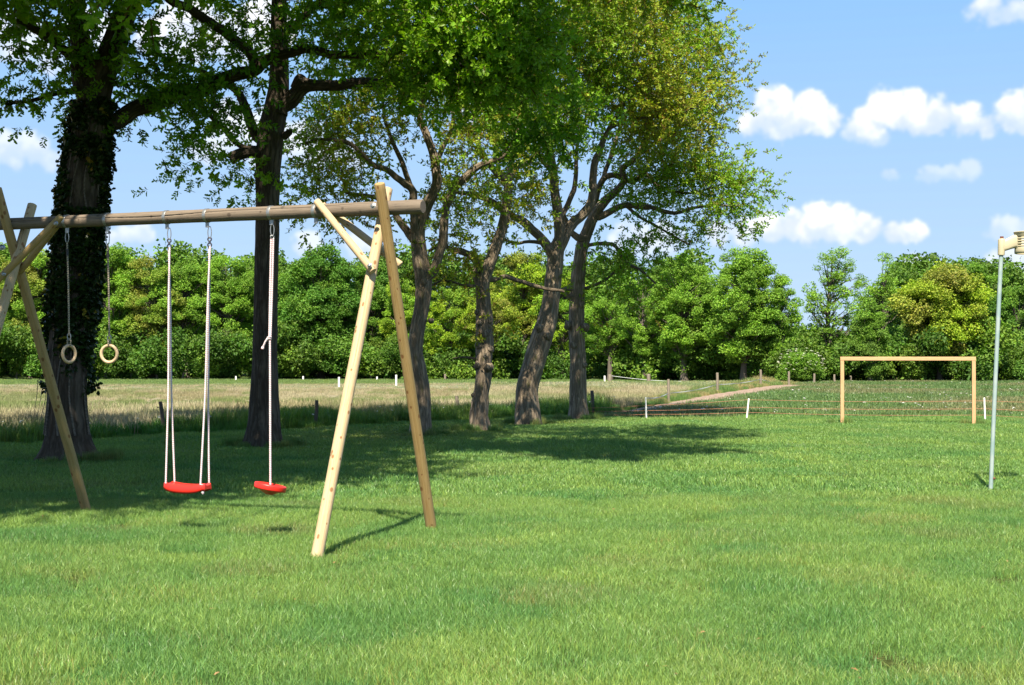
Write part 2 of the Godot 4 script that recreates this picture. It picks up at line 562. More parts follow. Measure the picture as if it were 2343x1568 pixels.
# ---------------------------------------------------------------- trees
# limbs: arrays of [x, y, half width, depth offset] sightings at the trunk's depth
# crowns: [x, y, depth offset, rx, ry, rz, targets, sprays per target, tint]
func oak(called: String, label: String, group: String, depth: float, limbs: Array, crowns: Array, bark: Material, opts := {}) -> Node3D:
	rng.seed = opts.get("seed", 100)
	var root_at := spot(limbs[0][0][0], limbs[0][0][1], depth)
	root_at.y = 0
	var t := thing(called, label, "tree", root_at, group)
	var nodes := PackedVector3Array()
	var radii := PackedFloat32Array()
	var first := true
	for limb in limbs:
		var p := []
		var r := []
		for s in limb:
			var d: float = depth + s[3]
			p.append(spot(s[0], s[1], d))
			r.append(s[2] / FOCAL * d)
		if first: p[0].y = -0.12
		var sm := smooth_path(p, r, 0.06 if first else 0.09)
		# small kinks, as old oak limbs have
		if not first:
			for k in range(1, sm[0].size() - 1):
				var q: Vector3 = sm[0][k] * 95.0
				sm[0][k] += Vector3(noise.get_noise_3d(q.x, q.y, q.z), noise.get_noise_3d(q.y + 90, q.z, q.x), noise.get_noise_3d(q.z, q.x + 40, q.y)) * (0.05 + sm[1][k] * 0.35)
		if first:
			var tb := Builder.new()
			tube(tb, sm[0], sm[1], 40, {"lump": opts.get("lump", 0.16), "lump_f": opts.get("lump_f", 1.0), "flare": opts.get("flare", 0.55), "flare_turn": opts.get("turn", 0.0), "u_scale": 1.0, "v_scale": 0.55, "cap0": false})
			for bl in opts.get("burls", []):
				var bp := spot(bl[0], bl[1], depth - 0.05)
				bp.z += bl[2] / FOCAL * depth * bl[3]
				var rows := []
				var uvs := []
				var br: float = bl[2] / FOCAL * depth
				for a in 10:
					var row := PackedVector3Array()
					var uvr := PackedVector2Array()
					for s in 15:
						var th := PI * a / 9.0
						var ph := TAU * (s % 14) / 14
						var dv := Vector3(sin(th) * cos(ph), -cos(th), sin(th) * sin(ph))
						var q := (bp + dv * br) * 600.0
						row.append(bp + dv * br * (1.0 + 0.45 * noise.get_noise_3d(q.x, q.y, q.z)))
						uvr.append(Vector2(float(s) / 14.0 * 0.6, a * 0.05))
					rows.append(row); uvs.append(uvr)
				tb.grid(rows, uvs, true, -1.0)
			put("trunk", tb, bark, t)
		else:
			var wood := Builder.new()
			tube(wood, sm[0], sm[1], 14 if sm[1][0] > 0.06 else 9, {"lump": 0.14, "lump_f": 2.0, "u_scale": 1.0, "v_scale": 0.8, "cap0": false})
			put("limb", wood, bark, t)
		for k in range(0, sm[0].size(), 3):
			if first and (sm[0][k] as Vector3).y < opts.get("bare", 3.6): continue
			nodes.append(sm[0][k]); radii.append(sm[1][k])
		first = false
	# branches reach out to points spread through the crown, nearest first
	var targets := []
	var start := nodes.duplicate()
	for c in crowns:
		var mid := spot(c[0], c[1], depth + c[2])
		for k in c[6]:
			var q := in_ball()
			q = q.normalized() * pow(q.length(), 0.65)
			var at := mid + q * Vector3(c[3], c[4], c[5])
			var n3 := noise.get_noise_3d(at.x * 55, at.y * 70, at.z * 55)
			if n3 < -0.12 and k % 4 != 0: continue
			var best := 1e9
			for s in range(0, start.size(), 2): best = min(best, start[s].distance_squared_to(at))
			targets.append([best, at, c[7], c[8], 1.45 if c[7] >= 16 else 1.0])
	targets.sort_custom(func(a, b): return a[0] < b[0])
	var twigs := Builder.new()
	var where := [[], []]
	var tints := [PackedColorArray(), PackedColorArray()]
	var spread: float = opts.get("spread", 0.42)
	for tg in targets:
		var at: Vector3 = tg[1]
		var best := 1e9
		var pick := 0
		for k in nodes.size():
			var d := nodes[k].distance_squared_to(at)
			if nodes[k].y > at.y + 0.6: d *= 1.6
			if d < best: best = d; pick = k
		var from := nodes[pick]
		var l := from.distance_to(at)
		var r0: float = min(radii[pick] * 0.8, 0.006 + 0.011 * l)
		var cuts: int = max(2, int(l / 0.28))
		var bend := Vector3(rf(-1, 1), rf(0.0, 1.2), rf(-1, 1)) * l * 0.16
		var pp := []
		var pr := []
		for k in cuts + 1:
			var f := float(k) / cuts
			var q := from.lerp(at, f) + bend * sin(f * PI)
			if k > 0 and k < cuts: q += Vector3(rf(-1, 1), rf(-1, 1), rf(-1, 1)) * 0.045 * min(1.0, l)
			pp.append(q); pr.append(lerpf(r0, 0.0045, f))
			if k > 0:
				nodes.append(q); radii.append(pr[-1])
		tube(twigs, pp, pr, 6 if r0 > 0.015 else 4, {"cap0": false, "cap1": false})
		var dir := (at - from).normalized()
		var tint: Color = tg[3]
		for s in tg[2]:
			var o := Vector3(rng.randfn(), rng.randfn() * 0.75, rng.randfn()) * spread
			var g := (dir * 0.5 + o * 1.2 + Vector3(0, -0.15, 0)).normalized()
			var size: float = rf(0.75, 1.25) * opts.get("size", 1.0) * tg[4]
			var n2 := noise.get_noise_3d((at.x + o.x) * 45, at.y * 45, at.z * 45)
			var shade := rf(0.8, 1.2)
			var cc := tint.lerp(opts.get("tint2", tint), clampf(0.45 + n2 * 1.4 + rf(-0.2, 0.2), 0, 1)) * shade
			var v := rng.randi() % 2
			where[v].append(Transform3D(facing(g, rf(0, TAU)).scaled(Vector3.ONE * size), at + o - g * 0.1))
			tints[v].append(Color(cc.r, cc.g, cc.b))
	if twigs.v.size(): put("branchwork", twigs, M.branch, t).set_meta("kind", "stuff")
	if where[0].size():
		var cat: bool = opts.get("catkin", false)
		var cr := Node3D.new()
		cr.name = "crown"
		t.add_child(cr)
		scatter("leaves", sprig_catkin if cat else sprig_green, M.leaf, where[0], tints[0], cr)
		scatter("leaves", sprig_catkin2 if cat else sprig_green2, M.leaf, where[1], tints[1], cr)
		cr.set_meta("kind", "stuff")
	return t

# a tree of the far wood: x and top as sighted, half width, depth, trunk height share, density, tints
func wood_tree(label: String, group: String, x: float, top: float, half: float, depth: float, low: float, dense: float, tint: Color, tint2: Color, seed_: int, called := "woodland_tree") -> Node3D:
	rng.seed = seed_
	var base := spot(x, 808, depth)
	base.y = 0
	var px := depth / FOCAL
	var tip := spot(x, top, depth).y
	var bottom := spot(x, low + 25, depth).y
	var rx := half * px
	var mid := Vector3(base.x, (tip + bottom) * 0.5, base.z)
	var ry := (tip - bottom) * 0.5
	var t := thing(called, label, "tree", base, group)
	var tb := Builder.new()
	var lean := rf(-0.3, 0.3)
	var h := bottom + ry * 1.2
	var path := smooth_path([base - Vector3(0, 0.1, 0), base + Vector3(lean * 0.3, h * 0.35, 0), base + Vector3(lean, h * 0.7, rf(-0.2, 0.2)), base + Vector3(lean * 0.6, h, 0)], [0.022 * tip + 0.05, 0.018 * tip, 0.013 * tip, 0.02], 0.4)
	tube(tb, path[0], path[1], 9, {"lump": 0.12, "flare": 0.4, "v_scale": 0.4, "cap0": false})
	put("trunk", tb, M.branch_far, t)
	var limbs := Builder.new()
	var where := []
	var tints := []
	for v in clump_meshes.size():
		where.append([]); tints.append(PackedColorArray())
	var set_: Array = clump_meshes if dense >= 0.8 else airy_meshes
	var clumps := int(150 * clampf(rx * ry / 9.0, 0.5, 1.8) * (0.35 + 0.65 * dense))
	for k in clumps:
		var q := in_ball()
		q = q.normalized() * lerpf(0.25, 0.95, sqrt(rng.randf()))
		if q.z < -0.35: q.z *= 0.3
		var at := mid + q * Vector3(rx, ry, rx * 0.8)
		var cr := rf(0.42, 0.85) * clampf(rx / 3.0, 0.6, 1.1)
		var from: Vector3 = path[0][int(clampf((at.y - 0.9) / h, 0.35, 0.95) * (path[0].size() - 1))]
		tube(limbs, [from, from.lerp(at, 0.5) + Vector3(0, rf(-0.3, 0.25), 0), at], [0.05, 0.03, 0.012], 5, {"cap0": false, "cap1": false})
		var n2 := noise.get_noise_3d(at.x * 40, at.y * 40, at.z * 40)
		var cc := tint.lerp(tint2, clampf(0.45 + n2 * 1.6 + rf(-0.25, 0.25), 0, 1)) * rf(1.2, 1.65)
		var v := rng.randi() % clump_meshes.size()
		where[v].append(Transform3D(Basis(Vector3.UP, rf(0, TAU)).scaled(Vector3(1, rf(0.75, 1.0), 1) * cr), at))
		tints[v].append(Color(cc.r, cc.g, cc.b))
	put("limb", limbs, M.branch_far, t)
	var cn := Node3D.new()
	cn.name = "crown"
	cn.set_meta("kind", "stuff")
	t.add_child(cn)
	for v in clump_meshes.size():
		if where[v].size(): scatter("leaves", set_[v], M.leaf_far, where[v], tints[v], cn)
	return t

# ---------------------------------------------------------------- ground
# which growth covers a place: x and depth in metres
func lawn_edge(x: float) -> float:        # depth at which the mown lawn ends
	if x > 2.6: return 37.2 + 0.25 * sin(x * 1.3)
	return 37.6 + (x - 0.5) * 1.22 + 0.4 * sin(x * 1.7)

func field_edge(x: float) -> float:       # depth at which the tall green verge gives way to dry grass
	return 37.6 + (x - 0.5) * 1.22 + 2.6 + 0.7 * sin(x * 0.9) + 0.4 * sin(x * 2.3)

func path_side(x: float, d: float) -> float:   # metres to the right (+) of the dirt path's middle
	var t := (d - 40.0) / 28.0
	return x - lerpf(3.1, 12.0, t)

func is_path(x: float, d: float) -> bool:
	var s := path_side(x, d)
	return d > 39.0 and d < 75.0 and absf(s) < lerpf(0.35, 0.95, clampf((d - 40) / 20.0, 0, 1)) + 0.15 * noise.get_noise_2d(x * 60, d * 60)

func zone(x: float, d: float) -> String:
	if d < lawn_edge(x): return "lawn"
	if x > 2.6 and path_side(x, d) > 0.0: return "meadow"
	if x <= 2.6 and d < field_edge(x): return "verge"
	if x > 2.6 and d > 39.0 and path_side(x, d) > -lerpf(0.8, 3.0, clampf((d - 40.0) / 30.0, 0, 1)): return "bank"
	return "field"

# bands in the far field: 0 dry straw, 1 green
func field_green(x: float, d: float) -> float:
	var w := d - 0.25 * x + 3.0 * noise.get_noise_2d(x * 2.0, d * 2.0) 
	var g := 0.0
	g = max(g, smoothstep(43.0, 45.0, w) * (1.0 - smoothstep(52.0, 54.0, w)) * smoothstep(3.0, -5.0, x - (d - 46) * 0.4))
	g = max(g, smoothstep(80.0, 84.0, w))
	g = max(g, 0.75 * smoothstep(0.12, 0.4, noise.get_noise_2d(x * 5.0 + 300, d * 2.0)) * smoothstep(42, 50, d))
	return clampf(g, 0, 1)

func soil_color(x: float, d: float) -> Color:
	var n := noise.get_noise_2d(x * 40, d * 40) * 0.5 + 0.5
	var nb := noise.get_noise_2d(x * 8, d * 8)
	var z := zone(x, d)
	if z == "lawn": return Color(0.05, 0.08, 0.02).lerp(Color(0.10, 0.11, 0.04), n)
	if z == "verge": return Color(0.05, 0.10, 0.022).lerp(Color(0.10, 0.14, 0.035), n)
	if z == "bank": return Color(0.12, 0.17, 0.05).lerp(Color(0.26, 0.22, 0.11), clampf(n + nb, 0, 1))
	if z == "meadow":
		return Color(0.10, 0.15, 0.05).lerp(Color(0.24, 0.19, 0.115), clampf(nb * 2.2 + 0.12 + 0.30 * smoothstep(12, 26, x) , 0, 0.85)) * (0.8 + 0.4 * n)
	var dry := Color(0.34, 0.305, 0.20)
	var brown := Color(0.28, 0.245, 0.15)
	var c := dry.lerp(brown, smoothstep(54, 60, d))
	return c.lerp(Color(0.12, 0.175, 0.05), field_green(x, d)) * (0.8 + 0.4 * n)

func ground_sheet() -> void:
	var xs := []
	var zs := []
	for k in range(-40, 41): xs.append(k * 0.5)
	for k in range(1, 41):
		xs.append(20.0 + k * 1.0 + pow(k, 2.6) * 0.06); xs.push_front(-20.0 - k * 1.0 - pow(k, 2.6) * 0.06)
	var d := 0.0
	for k in range(1, 25): zs.append(-pow(25 - k, 2.2) * 0.6)
	while d < 120.0:
		zs.append(d)
		d += 0.4 + d * 0.005
	for k in range(1, 30): zs.append(120.0 + k * 2.0 + pow(k, 2.6) * 0.1)
	var b := Builder.new()
	b.colored = true
	for z in zs:
		for x in xs:
			b.vert(Vector3(x, 0, -z), Vector3.UP, Vector2(x, z), soil_color(x, z))
	var m := xs.size()
	for r in zs.size() - 1:
		for k in m - 1:
			var a := r * m + k
			b.i.append_array([a, a + m, a + 1, a + 1, a + m, a + m + 1])
	var mat := mottled(Color(0.42, 0.42, 0.42), Color(0.78, 0.78, 0.78), 0.03, 1.0, 0.9, 1.2, 77)
	mat.vertex_color_use_as_albedo = true
	mat.metallic_specular = 0.1
	var o := put("ground", b, mat)
	tag(o, "grassy ground of lawn, meadow and dry field", "ground", "", "structure")
	# the bare dirt path along the fence, slightly humped
	var pb := Builder.new()
	var rows := []
	var uvs := []
	for k in 60:
		var dd := lerpf(40.3, 74.0, k / 59.0)
		var mid := lerpf(3.1, 12.0, (dd - 40.0) / 28.0)
		var half := lerpf(0.30, 1.0, clampf((dd - 40) / 18.0, 0, 1)) 
		var row := PackedVector3Array()
		var uvr := PackedVector2Array()
		for s in 9:
			var f := s / 4.0 - 1.0
			var wob := 0.35 * half * noise.get_noise_2d(dd * 45 + (200 if f > 0 else 0), 9.0)
			row.append(Vector3(mid + f * half + signf(f) * wob, 0.008 + 0.035 * (1.0 - f * f) + 0.012 * noise.get_noise_2d(dd * 90, s * 60), -dd))
			uvr.append(Vector2(s, dd))
		rows.append(row); uvs.append(uvr)
	pb.grid(rows, uvs, false)
	var po := put("path", pb, M.soil_path)
	tag(po, "bare brown dirt path running along the taped fence", "path", "", "structure")

func blade(b: Builder, base: Vector3, h: float, w: float, lean: Vector2, turn: float, col: Color) -> void:
	var s := Vector3(cos(turn), 0, sin(turn)) * w
	var m := base + Vector3(lean.x * 0.35, h * 0.62, lean.y * 0.35)
	var t := base + Vector3(lean.x, h * 0.97, lean.y)
	var f := b.v.size()
	b.vert(base - s, Vector3.UP, Vector2.ZERO, col); b.vert(base + s, Vector3.UP, Vector2.ZERO, col)
	b.vert(m - s * 0.75, Vector3.UP, Vector2.ZERO, col); b.vert(m + s * 0.75, Vector3.UP, Vector2.ZERO, col)
	b.vert(t, Vector3.UP, Vector2.ZERO, col)
	b.i.append_array([f, f + 2, f + 1, f + 1, f + 2, f + 3, f + 2, f + 4, f + 3])

func grass_patch(seed_: int, count: int, radius: float, h0: float, h1: float, w: float, lean: float, cols: Array) -> ArrayMesh:
	rng.seed = seed_
	var b := Builder.new()
	b.colored = true
	for k in count:
		var a := rf(0, TAU)
		var r := radius * sqrt(rng.randf()) * rf(0.6, 1.0)
		var c: Color = cols[rng.randi() % cols.size()]
		var h := rf(h0, h1)
		var la := rf(0, TAU)
		var g := rf(0.5, 1.0)
		blade(b, Vector3(cos(a) * r, -0.005, sin(a) * r), h, w * rf(0.7, 1.3), Vector2(cos(la), sin(la)) * h * rf(0.1, lean), rf(0, TAU), Color(c.r * g, c.g * g, c.b * g))
	return b.mesh(false)

# copies of patches over the places where `want` is the zone
func sow(called: String, label: String, category: String, meshes: Array, mat: Material, want: String, d0: float, d1: float, step: float, tint_of: Callable, widen := 1.25, thin := 0.0) -> void:
	rng.seed = hash(called)
	var where := []
	var tints := []
	for k in meshes.size():
		where.append([]); tints.append(PackedColorArray())
	var d := d0
	while d < d1:
		var half := 0.345 * d * widen + 1.0
		var n := int(half * 2.0 / step)
		for k in n:
			var x := -half + (k + rng.randf()) * step
			var dd := d + rf(-0.5, 0.5) * step
			if zone(x, dd) != want or is_path(x, dd): continue
			if thin > 0.0 and rng.randf() < thin * (dd - d0) / (d1 - d0): continue
			var c: Color = tint_of.call(x, dd)
			if c.a < 0.01: continue
			var v := rng.randi() % meshes.size()
			where[v].append(Transform3D(Basis(Vector3.UP, rf(0, TAU)).scaled(Vector3(1, rf(0.75, 1.25), 1) * c.a), Vector3(x, 0, -dd)))
			tints[v].append(Color(c.r, c.g, c.b))
		d += step
	var o := thing(called, label, category)
	o.set_meta("kind", "stuff")
	for v in meshes.size():
		if where[v].size(): scatter("tufts", meshes[v], mat, where[v], tints[v], o)

func lawn_tint(x: float, d: float) -> Color:
	var a := noise.get_noise_2d(x * 45, d * 45)
	var c := noise.get_noise_2d(x * 150 + 70, d * 150)
	var k := clampf(0.55 + a * 0.7 + c * 0.9, 0, 1)
	var g := Color(0.225, 0.46, 0.14).lerp(Color(0.46, 0.64, 0.175), k)
	var bare := noise.get_noise_2d(x * 90 + 500, d * 90)
	if bare > 0.36: g = g.lerp(Color(0.52, 0.46, 0.20), clampf((bare - 0.36) * 3.0, 0, 0.35))
	# worn, drier turf under the trees
	var worn := clampf(1.0 - absf(d - (37.6 + (x - 0.5) * 1.22) + 5.0) / 5.0, 0, 1) * clampf(noise.get_noise_2d(x * 12 + 40, d * 12) * 2.0 + 0.25, 0, 1)
	g = g.lerp(Color(0.44, 0.46, 0.12), worn * 0.75)
	g.a = rf(0.85, 1.15) * (1.0 + 0.35 * clampf(c - 0.15, 0, 1))
	return g

func verge_tint(x: float, d: float) -> Color:
	var a := noise.get_noise_2d(x * 20, d * 20)
	var c := Color(0.13, 0.36, 0.06).lerp(Color(0.30, 0.48, 0.10), clampf(0.4 + a, 0, 1))
	var nearer := clampf((d - lawn_edge(x)) / 1.6, 0.0, 1.0)
	c = c.lerp(Color(0.55, 0.48, 0.28), 0.6 * smoothstep(-1.5, 0.3, d - field_edge(x)) * clampf(0.5 + a * 2.0, 0, 1))
	c.a = lerpf(0.4, 1.0, nearer) * (0.75 + 0.5 * clampf(0.5 + a, 0, 1))
	return c

func field_tint(x: float, d: float) -> Color:
	var a := noise.get_noise_2d(x * 14 + 80, d * 9)
	var c := Color(0.74, 0.68, 0.49).lerp(Color(0.56, 0.51, 0.32), clampf(0.5 + a * 1.6, 0, 1))
	var g := field_green(x, d)
	c = c.lerp(Color(0.30, 0.42, 0.14), max(g, 0.7 * clampf(noise.get_noise_2d(x * 30, d * 30) * 2.5 - 0.1, 0, 1)))
	c.a = lerpf(1.0, 0.42, max(g, smoothstep(41, 50, d) * (0.6 if x > -2 else 1.0)))
	return c

func bank_tint(x: float, d: float) -> Color:
	var a := noise.get_noise_2d(x * 25 + 180, d * 25)
	var c := Color(0.22, 0.40, 0.10).lerp(Color(0.62, 0.52, 0.24), clampf(0.4 + a * 1.8, 0, 1))
	c.a = rf(0.6, 0.95) * lerpf(1.0, 0.4, clampf((path_side(x, d) + 2.5) / 2.5, 0, 1))
	return c

func meadow_tint(x: float, d: float) -> Color:
	var nb := noise.get_noise_2d(x * 8, d * 8)
	var c := Color(0.25, 0.38, 0.135).lerp(Color(0.46, 0.39, 0.23), clampf(nb * 2.0 + 0.12 + 0.3 * smoothstep(12, 26, x), 0, 0.75))
	c.a = rf(0.8, 1.2)
	return c

func grow_grass() -> void:
	var near := []
	var mid := []
	var gcol := [Color(0.78, 0.82, 0.8), Color(0.62, 0.72, 0.6), Color(0.95, 0.95, 0.7), Color(0.7, 0.85, 0.9), Color(0.5, 0.62, 0.5)]
	var gdry := gcol + [Color(1.0, 0.68, 0.75)]
	for k in 4: near.append(grass_patch(200 + k, 3800, 0.45, 0.022, 0.080, 0.0014, 0.8, gdry if k == 0 else gcol))
	for k in 3: mid.append(grass_patch(220 + k, 1900, 0.7, 0.035, 0.08, 0.0042, 0.75, gcol))
	sow("lawn_grass", "short mown grass of the lawn around the swing frame", "grass", near, M.grass, "lawn", 5.6, 17.0, 0.44, lawn_tint, 1.2)
	sow("lawn_turf", "mown grass of the lawn further back under the oaks", "grass", mid, M.grass, "lawn", 16.8, 38.0, 0.70, lawn_tint, 1.2)
	var tall := []
	for k in 3: tall.append(grass_patch(240 + k, 380, 0.42, 0.16, 0.42, 0.0060, 0.55, gcol + [Color(1.0, 0.8, 0.75)]))
	sow("verge_grass", "long green grass growing behind the row of oaks", "grass", tall, M.grass, "verge", 18.0, 44.0, 0.42, verge_tint, 1.15)
	var dry := []
	for k in 3: dry.append(grass_patch(260 + k, 330, 0.75, 0.12, 0.36, 0.0080, 0.45, [Color(0.9, 0.86, 0.8), Color(0.75, 0.7, 0.6), Color(1.0, 0.97, 0.9), Color(0.62, 0.66, 0.5)]))
	sow("field_grass", "dry straw-coloured grass of the field behind the oaks", "grass", dry, M.straw, "field", 22.0, 66.0, 0.80, field_tint, 1.05)
	var short := []
	for k in 2: short.append(grass_patch(270 + k, 120, 0.9, 0.08, 0.20, 0.016, 0.6, gcol))
	sow("stubble_grass", "short green and brown growth of the far field", "grass", short, M.straw, "field", 66.0, 101.0, 1.0, field_tint, 1.05)
	sow("bank_grass", "mixed green and dry grass along the taped fence", "grass", tall, M.straw, "bank", 38.0, 84.0, 0.5, bank_tint, 1.0)
	var mead := []
	for k in 2: mead.append(grass_patch(280 + k, 200, 0.75, 0.06, 0.15, 0.0085, 0.7, gcol))
	sow("meadow_grass", "meadow grass beyond the orange wire fence", "grass", mead, M.grass, "meadow", 36.5, 84.0, 0.62, meadow_tint, 1.05)
	# uncut weeds round the feet of trunks and poles
	rng.seed = 903
	var ww := []
	var wt := PackedColorArray()
	for q in [[158, 1052, 22.4, 0.50, 20], [604, 1026, 25.5, 0.42, 18], [962, 1000, 28.9, 0.30, 14], [1096, 988, 30.8, 0.30, 14], [1208, 976, 33.2, 0.36, 14], [1322, 962, 36.0, 0.36, 14], [1928, 972, 33.6, 0.06, 3], [2229, 974, 33.5, 0.06, 3]]:
		var c := spot(q[0], q[1], q[2])
		for k in int(q[4]):
			var a := rf(0, TAU)
			var r: float = q[3] + rf(0.0, 0.25)
			ww.append(Transform3D(Basis(Vector3.UP, rf(0, TAU)).scaled(Vector3(0.35, rf(0.3, 0.6), 0.35)), Vector3(c.x + cos(a) * r, 0, -q[2] + sin(a) * r)))
			wt.append(Color(0.19, 0.40, 0.10).lerp(Color(0.40, 0.46, 0.16), rng.randf()))
	tag(scatter("weeds", tall[0], M.grass, ww, wt), "uncut grass and weeds round the feet of the oaks", "weeds", "", "stuff")
	# dead leaves lying on the turf
	rng.seed = 905
	var lb := Builder.new()
	lb.colored = true
	leaf(lb, Vector3.ZERO, Vector3(1, 0.15, 0.2), Vector3(0.2, 1, 0.1), 0.06, 0.034, Color(1, 1, 1))
	var lw := []
	var lt := PackedColorArray()
	for k in 260:
		var d := 6.5 + 27.0 * pow(rng.randf(), 1.3)
		var x := rf(-0.36, 0.36) * d
		if zone(x, d) != "lawn": continue
		lw.append(Transform3D(Basis.from_euler(Vector3(rf(-0.4, 0.4), rf(0, TAU), rf(-0.4, 0.4))).scaled(Vector3.ONE * rf(0.35, 0.8)), Vector3(x, rf(0.02, 0.045), -d)))
		lt.append(Color(0.26, 0.13, 0.05).lerp(Color(0.42, 0.27, 0.13), rng.randf()))
	tag(scatter("leaf_litter", lb.mesh(false), M.straw, lw, lt), "dead brown leaves lying here and there on the lawn", "leaf litter", "", "stuff")
	# pale flower heads: loose over meadow and along the dry field's near edge
	rng.seed = 901
	var fb := Builder.new()
	fb.colored = true
	for k in 10: leaf(fb, in_ball() * 0.012, Vector3(rf(-1, 1), rf(-0.2, 0.8), rf(-1, 1)), Vector3(rf(-0.5, 0.5), 1, rf(-0.5, 0.5)), 0.035, 0.025, Color(1, 1, 1), false)
	blade(fb, Vector3(0, -0.16, 0), 0.17, 0.003, Vector2.ZERO, 0.4, Color(0.3, 0.45, 0.2))
	var fm := fb.mesh(false)
	var where := []
	var tints := PackedColorArray()
	for k in 1800:
		var d := rf(22.0, 80.0)
		var x := rf(-0.36, 0.36) * d
		var z := zone(x, d)
		var keep := z == "meadow" and noise.get_noise_2d(x * 40 + 33, d * 40) > 0.12 or z in ["field", "verge"] and absf(d - field_edge(x)) < 1.6 and rng.randf() < 0.8
		if not keep or is_path(x, d): continue
		where.append(Transform3D(Basis(Vector3.UP, rf(0, TAU)).scaled(Vector3.ONE * rf(0.6, 1.2)), Vector3(x, 0.13 if z == "meadow" else 0.3, -d)))
		tints.append(Color(0.78, 0.78, 0.74))
	var o := scatter("meadow_flowers", fm, M.straw, where, tints)
	tag(o, "small white seed heads scattered over the meadow", "flowers", "", "stuff")

# ---------------------------------------------------------------- the swing frame
func pole(b: Builder, a: Vector3, c: Vector3, r0: float, r1: float, opts := {}) -> void:
	var p := []
	var r := []
	var n := int(a.distance_to(c) / 0.05)
	for k in n + 1:
		var f := float(k) / n
		p.append(a.lerp(c, f)); r.append(lerpf(r0, r1, f))
	# eased edges at both ends
	var e: Vector3 = (p[n] - p[n - 1]).normalized()
	p.append(c + e * 0.006); r.append(r1 - 0.008)
	p.push_front(a - e * 0.006); r.push_front(r0 - 0.008)
	opts.merge({"v_scale": 0.5, "lump": 0.022, "lump_f": 2.5})
	tube(b, p, r, 80 if opts.has("crack") else 28, opts)

func bolt(parent: Node3D, at: Vector3, dir: Vector3, r := 0.014) -> void:
	var b := Builder.new()
	var t := Transform3D(facing(dir), at)
	lathe(b, t, [Vector2(r * 1.5, 0), Vector2(r * 1.5, 0.003), Vector2(r * 0.8, 0.004), Vector2(r * 0.8, 0.011), Vector2(r * 0.5, 0.014), Vector2(0.0005, 0.014)], 8)
	put("bolt", b, M.steel, parent)

var beam_a: Vector3
var beam_b: Vector3

func beam_at(x: float) -> Vector3:       # the point of the beam's axis that is sighted at x
	var k := (x - 1171.0) / FOCAL
	var d := beam_b - beam_a
	var t := (-k * beam_a.z - beam_a.x) / (d.x + k * d.z)
	return beam_a + d * t

func swing_frame() -> void:
	beam_a = Vector3(-1.15, 2.863, -12.65)
	beam_b = beam_a + Vector3(-2.31, 0.004, -1.0)
	var right := beam_at(966)
	var left := beam_at(-62)
	var t := thing("swing_set", "wooden swing frame of pale round poles with weathered beam", "swing frame", Vector3(-3.0, 0, -13.4))
	var b := Builder.new()
	pole(b, left, right, 0.056, 0.061, {"crack": 0.012, "crack_at": 4.15, "u_scale": 1.0})
	put("beam", b, M.beam, t).set_meta("label", "weathered grey-brown crossbeam with drying cracks")
	# legs: foot, top
	var legs := [
		[on_ground(716, 1283), spot(886, 433, 12.83), M.pine, 0.3],
		[on_ground(992, 1215), spot(868, 421, 12.45), M.pine_warm, 0.1],
		[on_ground(205, 1172), spot(-8, 432, 14.05), M.pine_warm, 0.6],
		[Vector3(-5.16, 0, -13.25), spot(73, 469, 14.43), M.pine, 0.8]]
	for l in legs:
		b = Builder.new()
		pole(b, l[0] - Vector3(0, 0.12, 0), l[1], 0.050, 0.045, {"u0": l[3], "crack": 0.006, "crack_at": 4.3 + l[3] * 0.5})
		put("leg", b, l[2], t)
	var braces := [
		[spot(724, 461, 12.80), spot(853, 620, 12.46), M.pine], [spot(738, 470, 12.99), spot(915, 606, 12.81), M.pine],
		[spot(139, 496, 13.78), spot(-20, 655, 13.92), M.pine_warm], [spot(142, 500, 14.02), spot(44, 622, 14.30), M.pine_warm]]
	for l in braces:
		b = Builder.new()
		pole(b, l[0], l[1], 0.032, 0.034, {"u0": rf(0, 1)})
		put("brace", b, l[2], t)
	# bolts where poles meet
	bolt(t, spot(736, 475, 12.755), Vector3(-0.25, 0.2, 1))
	bolt(t, spot(845, 608, 12.425), Vector3(-0.25, 0.2, 1))
	bolt(t, spot(853, 471, 12.525), Vector3(-0.35, 0.2, 1), 0.018)
	bolt(t, spot(127, 511, 13.74), Vector3(0.2, 0.2, 1))
	bolt(t, spot(8, 627, 13.86), Vector3(0.2, 0.2, 1))
	bolt(t, spot(4, 566, 13.98), Vector3(0.2, 0.2, 1), 0.02)
	bolt(t, spot(51, 577, 14.27), Vector3(0.7, 0.2, 1), 0.016)
	# steel straps round the beam, each with a lug underneath
	var axis := (beam_b - beam_a).normalized()
	for x in [152.0, 245.0, 381.0, 473.0, 620.0, 722.0]:
		var c := beam_at(x)
		b = Builder.new()
		var tr := Transform3D(facing(axis), c)
		lathe(b, tr, [Vector2(0.0605, -0.015), Vector2(0.0645, -0.015), Vector2(0.0645, 0.015), Vector2(0.0605, 0.015)], 36)
		var lug := Transform3D(Basis(Vector3.UP, atan2(axis.x, axis.z)), c + Vector3(0, -0.083, 0))
		b.bar(lug, Vector3(0.010, 0.024, 0.015), 0.003)
		put("hanger_strap", b, M.steel, t)

func snap_hook(parent: Node3D, top: Vector3, low: Vector3, m: Material) -> void:
	var b := Builder.new()
	var mid := (top + low) * 0.5
	var h := top.distance_to(low) * 0.5
	torus(b, Transform3D(Basis(Vector3(1, 0, 0), Vector3.UP, Vector3(0, 0, 1)), mid), 0.016, 0.0045, 24, 8, h / 0.016)
	put("snap_hook", b, m, parent)

func rope_between(called: String, parent: Node3D, pts: Array, r: float, m: Material) -> void:
	var b := Builder.new()
	var rr := []
	for p in pts: rr.append(r)
	var sm := smooth_path(pts, rr, 0.06)
	tube(b, sm[0], sm[1], 8, {})
	put(called, b, m, parent)

